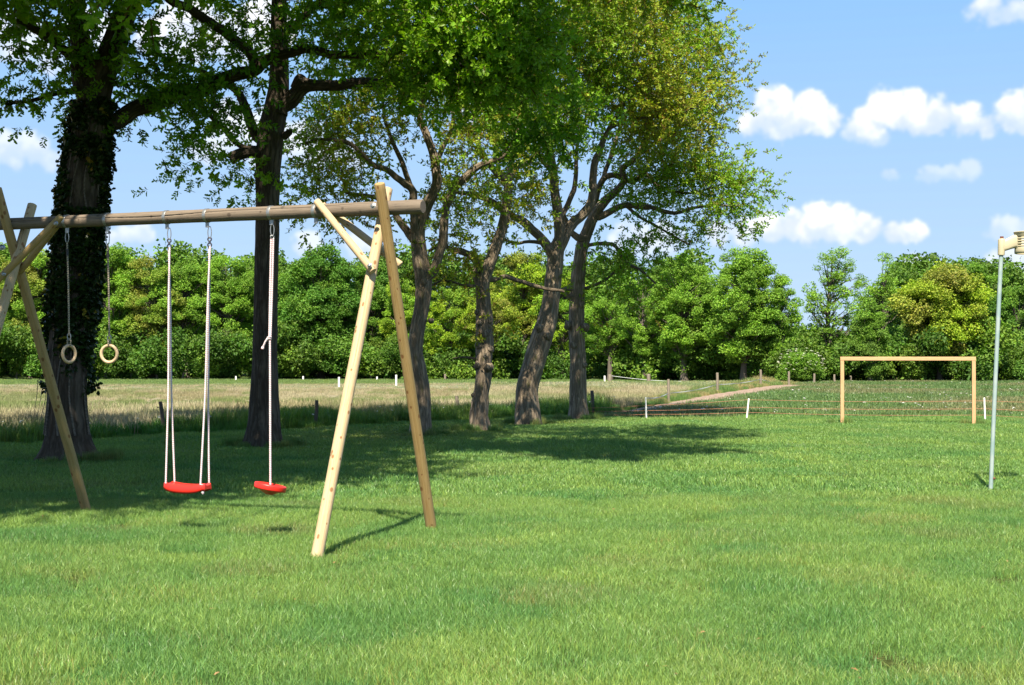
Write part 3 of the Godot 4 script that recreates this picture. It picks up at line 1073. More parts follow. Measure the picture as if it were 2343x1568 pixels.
func gym_ring(x: float, label: String, hook_top: float, hook_low: float, rope_low: float, cx: float, cy: float, turn: float, slant: float) -> void:
	var c := beam_at(x)
	var d := -c.z
	var t := thing("gymnastics_ring", label, "gym ring", Vector3(c.x, 0, c.z), "pair of wooden gymnastics rings")
	var top := spot(cx + slant, hook_top, d)
	top.x = c.x; 
	var low := spot(cx, hook_low, d)
	low.x = c.x
	snap_hook(t, top, low, M.steel)
	var ringc := spot(cx, cy, d)
	var rope_end := Vector3(ringc.x, spot(cx, rope_low, d).y, c.z)
	rope_between("rope", t, [low + Vector3(0, 0.01, 0), low.lerp(rope_end, 0.5) + Vector3(0.003, 0, 0), rope_end], 0.0085, M.hemp)
	var b := Builder.new()
	var tp := low.lerp(rope_end, 0.10)
	tube(b, [tp + Vector3(0, 0.03, 0), tp, tp - Vector3(0, 0.035, 0)], [0.0125, 0.0125, 0.0125], 10)
	put("whipping", b, M.black_tape, t)
	var bas := Basis(Vector3.UP, turn)
	snap_hook(t, rope_end + Vector3(0, 0.02, 0), rope_end - Vector3(0, 0.045, 0), M.steel)
	var rtop := ringc + Vector3(0, 0.085, 0)
	rope_between("loop", t, [rope_end - Vector3(0, 0.03, 0), rope_end.lerp(rtop, 0.5) + bas * Vector3(0, 0, 0.022), rtop + bas * Vector3(0, 0, 0.018), rtop + bas * Vector3(0, -0.02, 0), rtop + bas * Vector3(0, 0, -0.018), rope_end.lerp(rtop, 0.5) + bas * Vector3(0, 0, -0.022), rope_end - Vector3(0, 0.03, 0)], 0.008, M.hemp)
	b = Builder.new()
	torus(b, Transform3D(bas, ringc), 0.0785, 0.0150, 44, 14)
	put("ring", b, M.ring, t)

func belt_swing() -> void:
	var l := beam_at(386)
	var r := beam_at(478.5)
	var axis := (r - l)
	axis.y = 0
	axis = axis.normalized()
	var across := axis.cross(Vector3.UP)       # points towards the camera
	if across.z < 0: across = -across
	var seat_mid := spot(428, 1110, 13.40)
	var t := thing("swing", "red plastic swing seat hung on white and red ropes", "swing", Vector3(seat_mid.x, 0, seat_mid.z))
	# seat: a moulded shell, its long sides turned down, its ends swept up
	var b := Builder.new()
	var rows := []
	var uvs := []
	for k in 33:
		var s := k / 16.0 - 1.0
		var up := 0.024 * pow(absf(s), 2.2) - 0.012 * smoothstep(0.9, 1.0, absf(s))
		var half := 0.082 * (1.0 - 0.06 * s * s) * sqrt(clampf(1.0 - pow(absf(s), 9.0) * 0.55, 0, 1))
		var skirt := lerpf(0.070, 0.052, pow(absf(s), 6.0))
		var prof := [Vector2(-1.0, -skirt), Vector2(-1.04, -skirt * 0.6), Vector2(-0.98, -0.010), Vector2(-0.88, 0.004), Vector2(-0.78, 0.004), Vector2(-0.6, -0.004), Vector2(0.0, -0.008), Vector2(0.6, -0.004), Vector2(0.78, 0.004), Vector2(0.88, 0.004), Vector2(0.98, -0.010), Vector2(1.04, -skirt * 0.6), Vector2(1.0, -skirt)]
		var row := PackedVector3Array()
		var uvr := PackedVector2Array()
		for q in prof:
			row.append(seat_mid + axis * s * 0.222 + across * q.x * half + Vector3(0, up + q.y, 0))
			uvr.append(Vector2(s, q.x))
		# close underneath
		row.append(row[12] + Vector3(0, 0.012, 0) - across * 0.012)
		row.append(row[0] + Vector3(0, 0.012, 0) + across * 0.012)
		row.append(row[0])
		for e in 3: uvr.append(Vector2(s, 2 + e))
		rows.append(row); uvs.append(uvr)
	b.grid(rows, uvs, true, 1.0)
	b.fan(rows[0].slice(0, 15), -axis); b.fan(rows[32].slice(0, 15), axis)
	put("seat", b, M.red, t)
	for e in 2:
		var top: Vector3 = l if e == 0 else r
		var hook_top := top - Vector3(0, 0.098, 0)
		var hook_low := top - Vector3(0, 0.205, 0)
		snap_hook(t, hook_top, hook_low, M.steel)
		# black swivel: two eyes on a neck
		b = Builder.new()
		var sw := hook_low - Vector3(0, 0.008, 0)
		torus(b, Transform3D(Basis.IDENTITY, sw), 0.016, 0.0065, 20, 8)
		torus(b, Transform3D(Basis.IDENTITY, sw - Vector3(0, 0.052, 0)), 0.017, 0.0065, 20, 8)
		tube(b, [sw - Vector3(0, 0.018, 0), sw - Vector3(0, 0.036, 0)], [0.011, 0.011], 10)
		put("swivel", b, M.dark_steel, t)
		var start := sw - Vector3(0, 0.062, 0)
		var s := -1.0 if e == 0 else 1.0
		for w in [-1.0, 1.0]:
			var low: Vector3 = seat_mid + axis * (s * 0.188) + across * w * 0.066 + Vector3(0, 0.012, 0)
			rope_between("rope", t, [start + across * w * 0.008 + axis * w * 0.011, start.lerp(low, 0.25) + axis * w * 0.011 + across * w * 0.012, start.lerp(low, 0.6) + axis * w * 0.012, low], 0.0088, M.rope)
	# knotted rope end under the seat's right end
	b = Builder.new()
	var kn := seat_mid + axis * 0.20 + across * 0.05 + Vector3(0, -0.035, 0)
	tube(b, [kn, kn - Vector3(0, 0.018, 0), kn - Vector3(-0.004, 0.036, 0)], [0.012, 0.015, 0.008], 10)
	put("knot", b, M.rope, t)

func disc_swing() -> void:
	var c := beam_at(622)
	var d := -c.z
	var t := thing("disc_swing", "round red plastic disc seat on a single knotted rope", "swing", Vector3(c.x, 0, c.z))
	var hook_low := c - Vector3(0, 0.235, 0)
	snap_hook(t, c - Vector3(0, 0.098, 0), c - Vector3(0, 0.205, 0), M.steel)
	var b := Builder.new()
	torus(b, Transform3D(Basis(Vector3.UP, 0.5), hook_low + Vector3(0, 0.022, 0)), 0.016, 0.0045, 20, 8)
	put("thimble", b, M.steel, t)
	var dc := spot(618, 1113, d)
	var knot := spot(617, 775, d)
	for w in [-1.0, 1.0]:
		rope_between("rope", t, [hook_low + Vector3(w * 0.010, 0.01, 0), hook_low.lerp(knot, 0.5) + Vector3(w * 0.009, 0, 0), knot + Vector3(w * 0.006, 0.02, 0)], 0.0085, M.rope)
	rope_between("rope", t, [knot + Vector3(0, 0.03, 0), knot.lerp(dc, 0.5), dc], 0.0095, M.rope)
	# the knot with its loose tail
	b = Builder.new()
	torus(b, Transform3D(Basis(Vector3(1, 0, 0), 1.3), knot + Vector3(-0.004, 0.01, 0)), 0.013, 0.009, 16, 8)
	torus(b, Transform3D(Basis(Vector3(1, 0, 0.4).normalized(), 1.0), knot + Vector3(-0.006, -0.008, 0)), 0.013, 0.009, 16, 8)
	put("knot", b, M.rope, t)
	var tail := spot(601, 795, d)
	rope_between("rope_tail", t, [knot + Vector3(-0.015, 0.01, 0.01), knot.lerp(tail, 0.45) + Vector3(-0.012, 0.006, 0.01), tail], 0.0085, M.rope)
	b = Builder.new()
	tube(b, [tail + Vector3(0.004, 0.012, 0), tail, tail - Vector3(0.006, 0.014, 0)], [0.009, 0.014, 0.013], 8)
	put("rope_end", b, M.rope, t)
	# disc, tipped down to the right
	b = Builder.new()
	var tilt := Basis(Vector3(0, 0, 1), -0.19) * Basis(Vector3(1, 0, 0), -0.05)
	var tr := Transform3D(tilt, dc)
	lathe(b, tr, [Vector2(0.0008, -0.075), Vector2(0.03, -0.073), Vector2(0.055, -0.060), Vector2(0.105, -0.038), Vector2(0.128, -0.034), Vector2(0.138, -0.032), Vector2(0.142, -0.022), Vector2(0.143, 0.008), Vector2(0.139, 0.017), Vector2(0.128, 0.020), Vector2(0.11, 0.012), Vector2(0.03, 0.004), Vector2(0.0008, 0.006)], 44)
	put("seat", b, M.red, t)
	var under := tr * Vector3(0, -0.05, 0)
	rope_between("rope_end", t, [under, under + Vector3(0.012, -0.014, 0), under + Vector3(0.040, -0.026, 0.01)], 0.0065, M.hemp)

# ---------------------------------------------------------------- korfball post, goal
func korf_post() -> void:
	var foot := on_ground(2266, 1125)
	var d := -foot.z
	var t := thing("korfball_post", "grey-blue steel korfball post with cream plastic basket", "korfball post", foot)
	var top := spot(2292, 548, d)
	var arm := spot(2291.5, 560, d)
	var b := Builder.new()
	tube(b, [foot - Vector3(0, 0.08, 0), foot.lerp(top, 0.3), foot.lerp(top, 0.7), top - Vector3(0, 0.05, 0)], [0.0245, 0.0245, 0.0245, 0.0245], 20)
	put("post", b, M.pole, t)
	b = Builder.new()
	var up := (top - foot).normalized()
	tube(b, [top - Vector3(0, 0.05, 0), top - up * 0.02, top + up * 0.035], [0.021, 0.021, 0.021], 16)
	put("post_tip", b, M.rust, t)
	b = Builder.new()
	var lugp := foot.lerp(top, 0.052) + Vector3(0.026, 0, 0.012)
	lathe(b, Transform3D(facing(Vector3(1, 0, 0.5)), lugp), [Vector2(0.016, 0), Vector2(0.016, 0.01), Vector2(0.009, 0.012), Vector2(0.009, 0.022), Vector2(0.0005, 0.023)], 8)
	put("clamp_screw", b, M.rust, t)
	# basket: a bottomless drum with slots, its sleeve gripping the post
	var ctr := arm + Vector3(0.36, 0.020, 0.03)
	var R := 0.205
	var H := 0.125
	b = Builder.new()
	var sl := arm + Vector3(0.0, -0.03, 0)
	tube(b, [sl - up * 0.095, sl - up * 0.088, sl, sl + up * 0.085, sl + up * 0.10], [0.037, 0.040, 0.042, 0.043, 0.028], 20)
	# the bracket sweeps from the sleeve out to the drum
	var rows := []
	var uvs := []
	for k in 9:
		var f := k / 8.0
		var m := sl + Vector3(0.0 + f * 0.20, 0.018 + 0.052 * smoothstep(0.0, 0.9, f), 0.02 * f)
		var hh := lerpf(0.065, 0.085, f)
		var ww := lerpf(0.034, 0.085, f * f)
		var row := PackedVector3Array()
		var uvr := PackedVector2Array()
		for s in 17:
			var a := TAU * s / 16
			var ca := signf(cos(a)) * pow(absf(cos(a)), 0.6)
			var sa := signf(sin(a)) * pow(absf(sin(a)), 0.6)
			row.append(m + Vector3(0, sa * hh, ca * ww)); uvr.append(Vector2(f, s / 16.0))
		rows.append(row); uvs.append(uvr)
	b.grid(rows, uvs, true, 1.0)
	put("bracket", b, M.korf, t)
	# drum wall: lip, three open slots between bars, lower lip
	b = Builder.new()
	var tr := Transform3D(Basis.IDENTITY, ctr)
	lathe(b, tr, [Vector2(R - 0.010, H), Vector2(R - 0.006, H + 0.006), Vector2(R + 0.010, H + 0.006), Vector2(R + 0.013, H), Vector2(R + 0.010, H - 0.012), Vector2(R + 0.004, H - 0.018), Vector2(R + 0.002, 0.07), Vector2(R - 0.010, 0.07), Vector2(R - 0.010, H)], 60)
	put("rim", b, M.korf, t)
	b = Builder.new()
	lathe(b, tr, [Vector2(R - 0.012, -0.055), Vector2(R + 0.000, -0.055), Vector2(R + 0.003, -0.10), Vector2(R + 0.002, -H), Vector2(R - 0.012, -H - 0.004), Vector2(R - 0.014, -H), Vector2(R - 0.012, -0.055)], 60)
	put("lower_band", b, M.korf, t)
	for k in 4:
		b = Builder.new()
		var y := 0.048 - k * 0.030
		lathe(b, tr, [Vector2(R - 0.010, y - 0.009), Vector2(R + 0.001, y - 0.009), Vector2(R + 0.004, y), Vector2(R + 0.001, y + 0.009), Vector2(R - 0.010, y + 0.009), Vector2(R - 0.010, y - 0.009)], 60)
		put("slat", b, M.korf, t)
	for k in 10:
		b = Builder.new()
		var a := PI + 0.42 + k * TAU / 10
		b.bar(Transform3D(Basis(Vector3.UP, -a), ctr + Vector3(cos(a) * (R - 0.004), 0.008, sin(a) * (R - 0.004))), Vector3(0.006, 0.07, 0.016), 0.002)
		put("upright", b, M.korf, t)

func goal() -> void:
	var l := on_ground(1927, 972)
	var r := on_ground(2228, 974)
	var t := thing("football_goal", "plain orange-brown timber goal of two posts and crossbar", "goal", (l + r) * 0.5)
	var hl := spot(1928, 826, -l.z).y
	var hr := spot(2230, 825, -r.z).y
	var h := (hl + hr) * 0.5
	var ax := (r - l).normalized()
	var turn := Basis(Vector3.UP, atan2(-ax.z, ax.x))
	for p in [l, r]:
		var b := Builder.new()
		b.bar(Transform3D(turn, p + Vector3(0, h * 0.5 - 0.06, 0)), Vector3(0.040, h * 0.5 + 0.06, 0.040), 0.005, 0.5)
		put("post", b, M.goal, t)
	var b := Builder.new()
	var span := l.distance_to(r) * 0.5 + 0.043
	var across := Transform3D(Basis(turn * Vector3(0, -1, 0), turn * Vector3(1, 0, 0), turn * Vector3(0, 0, 1)), (l + r) * 0.5 + Vector3(0, h + 0.0435, 0))
	b.bar(across, Vector3(0.043, span, 0.043), 0.005, 0.5)
	put("crossbar", b, M.goal, t)

# ---------------------------------------------------------------- fences
func fence_post(label: String, group: String, x0: float, y0: float, x1: float, y1: float, depth: float, r: float, m: Material, square := false, insulator := false) -> Vector3:
	var foot := spot(x1, y1, depth)
	foot.y = 0
	var top := spot(x0, y0, depth)
	var t := thing("fence_post", label, "fence post", foot, group)
	var b := Builder.new()
	var up := (top - foot).normalized()
	if square:
		var right := up.cross(Vector3(0, 0, 1)).normalized() * -1.0
		b.bar(Transform3D(Basis(right, up, right.cross(up)), (top + foot) * 0.5 - up * 0.03), Vector3(r, top.distance_to(foot) * 0.5 + 0.03, r * 0.7), r * 0.2, 1.0)
	else:
		tube(b, [foot - up * 0.1, foot.lerp(top, 0.35) + Vector3(rf(-0.01, 0.01), 0, 0), foot.lerp(top, 0.7) + Vector3(rf(-0.015, 0.015), 0, 0), top - up * 0.01, top], [r, r * rf(0.95, 1.05), r * 0.96, r * 0.94, r * 0.8], 14, {"lump": 0.10, "lump_f": 4.0, "v_scale": 0.5, "u0": rf(0, 1)})
	put("stake", b, m, t)
	if insulator:
		for f in [0.5, 0.82]:
			b = Builder.new()
			var at := foot.lerp(top, f) + Vector3(-r, 0, r * 0.3)
			tube(b, [at, at - Vector3(0.03, 0, 0), at - Vector3(0.045, -0.01, 0)], [0.008, 0.012, 0.010], 8)
			put("insulator", b, M.white_post if m == M.post_dark and f < 0.6 else M.black_tape, t)
	return top

func strand(called: String, label: String, category: String, pts: Array, r: float, m: Material, group := "") -> void:
	var b := Builder.new()
	var p := []
	for k in pts.size() - 1:
		var a: Vector3 = pts[k]
		var c: Vector3 = pts[k + 1]
		var n: int = max(3, int(a.distance_to(c) / 1.2))
		for j in n:
			var f := float(j) / n
			p.append(a.lerp(c, f) - Vector3(0, 0.05 * sin(f * PI) * min(1.0, a.distance_to(c) / 8.0), 0))
	p.append(pts[-1])
	var rr := []
	for q in p: rr.append(r)
	tube(b, p, rr, 5)
	tag(put(called, b, m), label, category, group)

func fences() -> void:
	rng.seed = 55
	var old := "old wooden stakes behind the oaks"
	fence_post("crooked dark stake in long grass beside the ivy-clad oak", old, 366, 919, 374, 985, 30.2, 0.040, M.post_dark, false, true)
	fence_post("dark stake with pale insulator between swing frame and tall oak", old, 724, 916, 721, 975, 32.0, 0.038, M.post_dark, false, true)
	fence_post("thin grey stake in shade between the crooked oaks", old, 1044, 906, 1046, 960, 36.5, 0.045, M.post_grey)
	fence_post("stubby dark stake beside the last oak of the row", old, 1354, 894, 1356, 945, 40.2, 0.050, M.post_dark, false, true)
	var pad := "posts of the taped paddock fence"
	var taped := []
	taped.append(fence_post("grey post in tall dry grass at the path's start", pad, 1529, 868, 1530, 918, 50.0, 0.046, M.post_grey))
	taped.append(fence_post("tall grey post halfway along the dirt path", pad, 1641, 853, 1641, 900, 60.0, 0.055, M.post_grey))
	taped.append(fence_post("tallest grey post at the far bend of the path", pad, 1740, 846, 1740, 884, 72.0, 0.06, M.post_grey))
	var rows := "posts along the far edge of the meadow"
	var mp := [[1805, 850, 75.5, "first post right of the path on the far meadow edge"], [1863, 855, 77.5, "post before the white-flowering bush on the far meadow edge"], [1909, 857, 79.5, "far post just left of the timber goal"], [1946, 860, 82.0, "far post seen inside the goal beside its left upright"], [1975, 861, 85.0, "small far post inside the goal, second from its left upright"], [2002, 863, 88.0, "third small far post inside the goal"], [2017, 862, 88.0, "fourth small far post inside the goal"]]
	for m in mp: fence_post(m[3], rows, m[0], m[1], m[0], 881, m[2], 0.06, M.post_grey)
	var far := "small posts along the foot of the wood"
	var fp := [[38, 850, 93.0, "pale weathered post at the wood's foot, leftmost of all"], [241, 851, 93.0, "thick pale post at the wood's foot below the right ring"], [300, 853, 93.0, "thin post at the wood's foot right of the rings"], [358, 853, 93.0, "thin post at the wood's foot just left of the swing ropes"], [416, 852, 93.0, "slanting pale post at the wood's foot between the swing ropes"], [848, 857, 92.0, "thin brown post at the wood's foot left of the crooked oaks"], [1018, 856, 90.0, "brown post at the wood's foot left of the burred oak"], [1395, 857, 84.0, "stout post at the dry field's far side right of the last oak"], [1484, 856, 84.0, "second stout post at the dry field's far side"]]
	for m in fp: fence_post(m[3], far, m[0] + (5 if m[0] == 416 else 0), m[1], m[0], 866, m[2], 0.11 if m[0] in [241, 1395, 1484] else 0.07, M.post_grey)
	var wp := "small white plastic posts in the field"
	var wf := [[539, 861, 90.0, "tiny white marker post left of the tall oak at the wood"], [693, 861, 90.0, "tiny white marker post right of the tall oak at the wood"], [775, 863, 70.0, "white post in the field beside the pale swing leg"], [862, 862, 90.0, "tiny white marker post between the right swing legs"], [906, 858, 74.0, "taller white post in the field behind the right swing leg"], [1383, 860, 84.0, "tiny white marker post right of the last oak"]]
	for m in wf: fence_post(m[3], wp, m[0], m[1], m[0], 880, m[2], 0.045, M.white_post, true)
	# electric fence across the lawn: three white plastic posts, orange wire
	var ew := "white plastic posts of the orange wire fence"
	var a := [[1477, 909, 1479, 960, 36.4, "upright white plastic post nearest the last oak"], [1713, 912, 1708, 960, 36.4, "leaning white plastic post in the middle of the lawn's end"], [2252, 910, 2254, 964, 35.4, "white plastic post between goal and korfball post"]]
	for m in a: fence_post(m[5], ew, m[0], m[1], m[2], m[3], m[4], 0.019, M.white_post, true)
	var hs := [[934, 931, 915, 917.5, 922], [941, 940, 932, 935.5, 942], [950, 948.5, 944, 950, 959]]
	var says := ["top", "middle", "lowest"]
	for k in 3:
		var h: Array = hs[k]
		var pts := [spot(1345, h[0], 37.2), spot(1478, h[1] if k > 0 else 928, 36.4), spot(1711, h[2], 36.4), spot(2253, h[3], 35.4), spot(2440, h[4], 34.4)]
		strand("fence_wire", "%s orange wire strung across the end of the lawn" % says[k], "wire", pts, 0.0042, M.wire, "orange fence wires")
	# white tape of the paddock, running back along the path
	var tp := [spot(1480, 911, 43.0), spot(1529, 900, 50.0), spot(1641, 880, 60.0), spot(1740, 868, 72.0), spot(1778, 872, 84.0)]
	var b := Builder.new()
	for k in tp.size() - 1:
		var p0: Vector3 = tp[k]
		var p1: Vector3 = tp[k + 1]
		var rows2 := []
		var uvs2 := []
		for j in 25:
			var f := j / 24.0
			var m := p0.lerp(p1, f) - Vector3(0, 0.06 * sin(f * PI), 0)
			var tw := 0.9 * sin(f * 14.0 + k)
			var half := Vector3(0.25 * sin(tw), cos(tw), 0) * 0.016
			var th := Vector3(0.9, 0, 0.4) * 0.002
			rows2.append(PackedVector3Array([m - half - th, m + half - th, m + half + th, m - half + th, m - half - th]))
			uvs2.append(PackedVector2Array([Vector2(0, f), Vector2(0.4, f), Vector2(0.5, f), Vector2(0.9, f), Vector2(1, f)]))
		b.grid(rows2, uvs2, true)
	tag(put("fence_tape", b, M.tape), "pale electric fence tape running back beside the dirt path", "fence tape")
	strand("fence_tape", "slack pale tape between the two stout field posts", "fence tape", [spot(1396, 860, 84.0), spot(1484, 870, 84.0), spot(1560, 873, 84.0)], 0.014, M.tape)

# ---------------------------------------------------------------- sky
func sky_image() -> Image:
	var w := 4096
	var h := 2048
	var im := Image.create(w, h, false, Image.FORMAT_RGB8)
	var zen := Color(0.046, 0.109, 0.262)
	var high := Color(0.106, 0.214, 0.375)
	var low := Color(0.244, 0.311, 0.390)
	var rows := []
	for y in h:
		var el := 90.0 - (y + 0.5) / h * 180.0
		var c := low
		if el > 0.0:
			c = low.lerp(high, pow(clampf(el / 15.0, 0, 1), 0.75))
			if el > 15.0: c = high.lerp(zen, pow((el - 15.0) / 75.0, 0.6))
		else:
			c = Color(0.120, 0.135, 0.120)
		rows.append(c)
		im.fill_rect(Rect2i(0, y, w, 1), c.linear_to_srgb())
	var f := FastNoiseLite.new()
	f.seed = 5
	f.frequency = 0.055
	f.fractal_octaves = 5
	f.fractal_gain = 0.55
	# clouds: opacity, base, then puffs [x, y, r] as sighted in the picture (2342 wide)
	var clouds := [
		[0.97, 318, [[1768, 248, 58], [1845, 258, 58], [1735, 285, 48], [1890, 278, 44], [1800, 290, 60]]],
		[0.98, 322, [[2035, 245, 56], [2090, 262, 62], [2150, 272, 60], [2205, 286, 58], [1985, 285, 50], [2100, 296, 70], [2260, 296, 40]]],
		[0.85, 320, [[2330, 262, 58], [2390, 250, 70], [2350, 290, 55]]],
		[0.55, 338, [[1965, 316, 48], [2010, 322, 34]]],
		[0.80, 86, [[2262, 40, 58], [2320, 50, 66], [2390, 45, 70], [2240, 62, 42]]],
		[0.96, 556, [[1868, 500, 44], [1925, 505, 44], [1815, 518, 46], [1768, 528, 50], [1985, 528, 46], [1880, 530, 70], [2050, 540, 40], [2095, 532, 30], [1705, 535, 44], [1640, 540, 40]]],
		[0.35, 420, [[2035, 405, 24]]],
		[0.38, 430, [[2130, 412, 36], [2180, 405, 30], [2222, 392, 30]]],
		[0.5, 560, [[2295, 535, 44], [2340, 530, 40]]],
		[0.6, 655, [[2300, 610, 50], [2340, 600, 50], [2095, 610, 32], [2140, 625, 30]]],
		[0.62, 405, [[20, 350, 55], [75, 345, 50], [110, 365, 36], [-50, 360, 70]]],
		[0.6, 562, [[285, 545, 32], [325, 535, 32], [250, 550, 26]]],
		[0.75, 185, [[30, 100, 80], [100, 140, 70], [-40, 120, 80], [200, 60, 60]]],
		[0.9, 170, [[430, 70, 90], [520, 90, 90], [360, 90, 60], [600, 60, 80]]],
		[0.75, 390, [[540, 300, 80], [600, 320, 80], [480, 350, 60], [700, 340, 80], [780, 360, 60]]],
		[0.6, 600, [[820, 560, 40], [1020, 610, 40], [700, 560, 40]]],
		[0.5, 330, [[1120, 260, 90], [1230, 290, 70]]],
		[0.6, 590, [[1450, 550, 60], [1530, 545, 50]]]]
	var list := []
	for c in clouds:
		var puffs := []
		for p in c[2]:
			var az := rad_to_deg(atan((p[0] - 1171.0) / FOCAL))
			var el := rad_to_deg(atan((808.0 - p[1]) / FOCAL * cos(deg_to_rad(az))))
			puffs.append([az, el, rad_to_deg(p[2] / FOCAL)])
		list.append([c[0], rad_to_deg((808.0 - c[1]) / FOCAL), puffs])
	# the same kind of sky all round
	rng.seed = 321
	for k in 110:
		var az := rf(38.0, 322.0)
		var el := 2.0 + 30.0 * pow(rng.randf(), 1.4)
		var s := rf(0.5, 1.2) * (0.7 + el / 14.0)
		var puffs := []
		var n := 3 + rng.randi() % 6
		for j in n: puffs.append([az + (j - n * 0.5) * s * 1.1, el + rf(0.1, 0.8) * s, s * rf(0.8, 1.25)])
		list.append([rf(0.5, 0.97), el - s * 0.7, puffs])
	for c in list:
		var lo := Vector2(1e9, 1e9)
		var hi := -lo
		for p in c[2]:
			lo = lo.min(Vector2(p[0] - p[2] * 1.5, p[1] - p[2] * 1.5)); hi = hi.max(Vector2(p[0] + p[2] * 1.5, p[1] + p[2] * 1.5))
		var y0 := int((90.0 - hi.y) / 180.0 * h)
		var y1 := int((90.0 - lo.y) / 180.0 * h)
		var x0 := int(lo.x / 360.0 * w)
		var x1 := int(hi.x / 360.0 * w)
		for y in range(max(y0, 0), y1 + 1):
			var el := 90.0 - (y + 0.5) / h * 180.0
			if el < 0.2: continue
			for x in range(x0, x1 + 1):
				var az := (x + 0.5) / w * 360.0
				var n1 := f.get_noise_2d(x, y)
				var n2 := f.get_noise_2d(x * 3.1 + 700, y * 3.1)
				var dens := 0.0
				var rise := 0.0
				for p in c[2]:
					var q: float = 1.0 - (pow(az - p[0], 2) + pow(el - p[1], 2)) / (p[2] * p[2])
					if q > dens:
						dens = q
						rise = (el - p[1]) / p[2]
				if dens <= 0.0: continue
				dens += n1 * 0.55 + n2 * 0.42
				var r0: float = c[2][0][2]
				dens -= 1.3 * smoothstep(0.35 * r0, -0.8 * r0, el - c[1] + n1 * 0.3 * r0)
				var a: float = smoothstep(0.0, 0.62, dens) * c[0] * lerpf(0.72, 1.0, smoothstep(0.0, 0.7, (el - c[1]) / r0 + n1 * 0.5))
				if a <= 0.003: continue
				var lit := clampf(smoothstep(0.0, 1.5, (el - c[1]) / (r0 * 1.1) + n1 * 1.6 + n2 * 0.8) + (1.0 - c[0]) * 0.3, 0, 1)
				var cc := Color(0.307, 0.338, 0.401).lerp(Color(0.435, 0.435, 0.439), lit)
				var px := posmod(x, w)
				var old := im.get_pixel(px, y).srgb_to_linear()
				im.set_pixel(px, y, old.lerp(cc, a).linear_to_srgb())
	return im

# ---------------------------------------------------------------- the row of old oaks
const FRESH := Color(0.175, 0.335, 0.024)
const FRESH2 := Color(0.31, 0.49, 0.034)
const PALE := Color(0.36, 0.49, 0.045)
const PALE2 := Color(0.49, 0.48, 0.055)

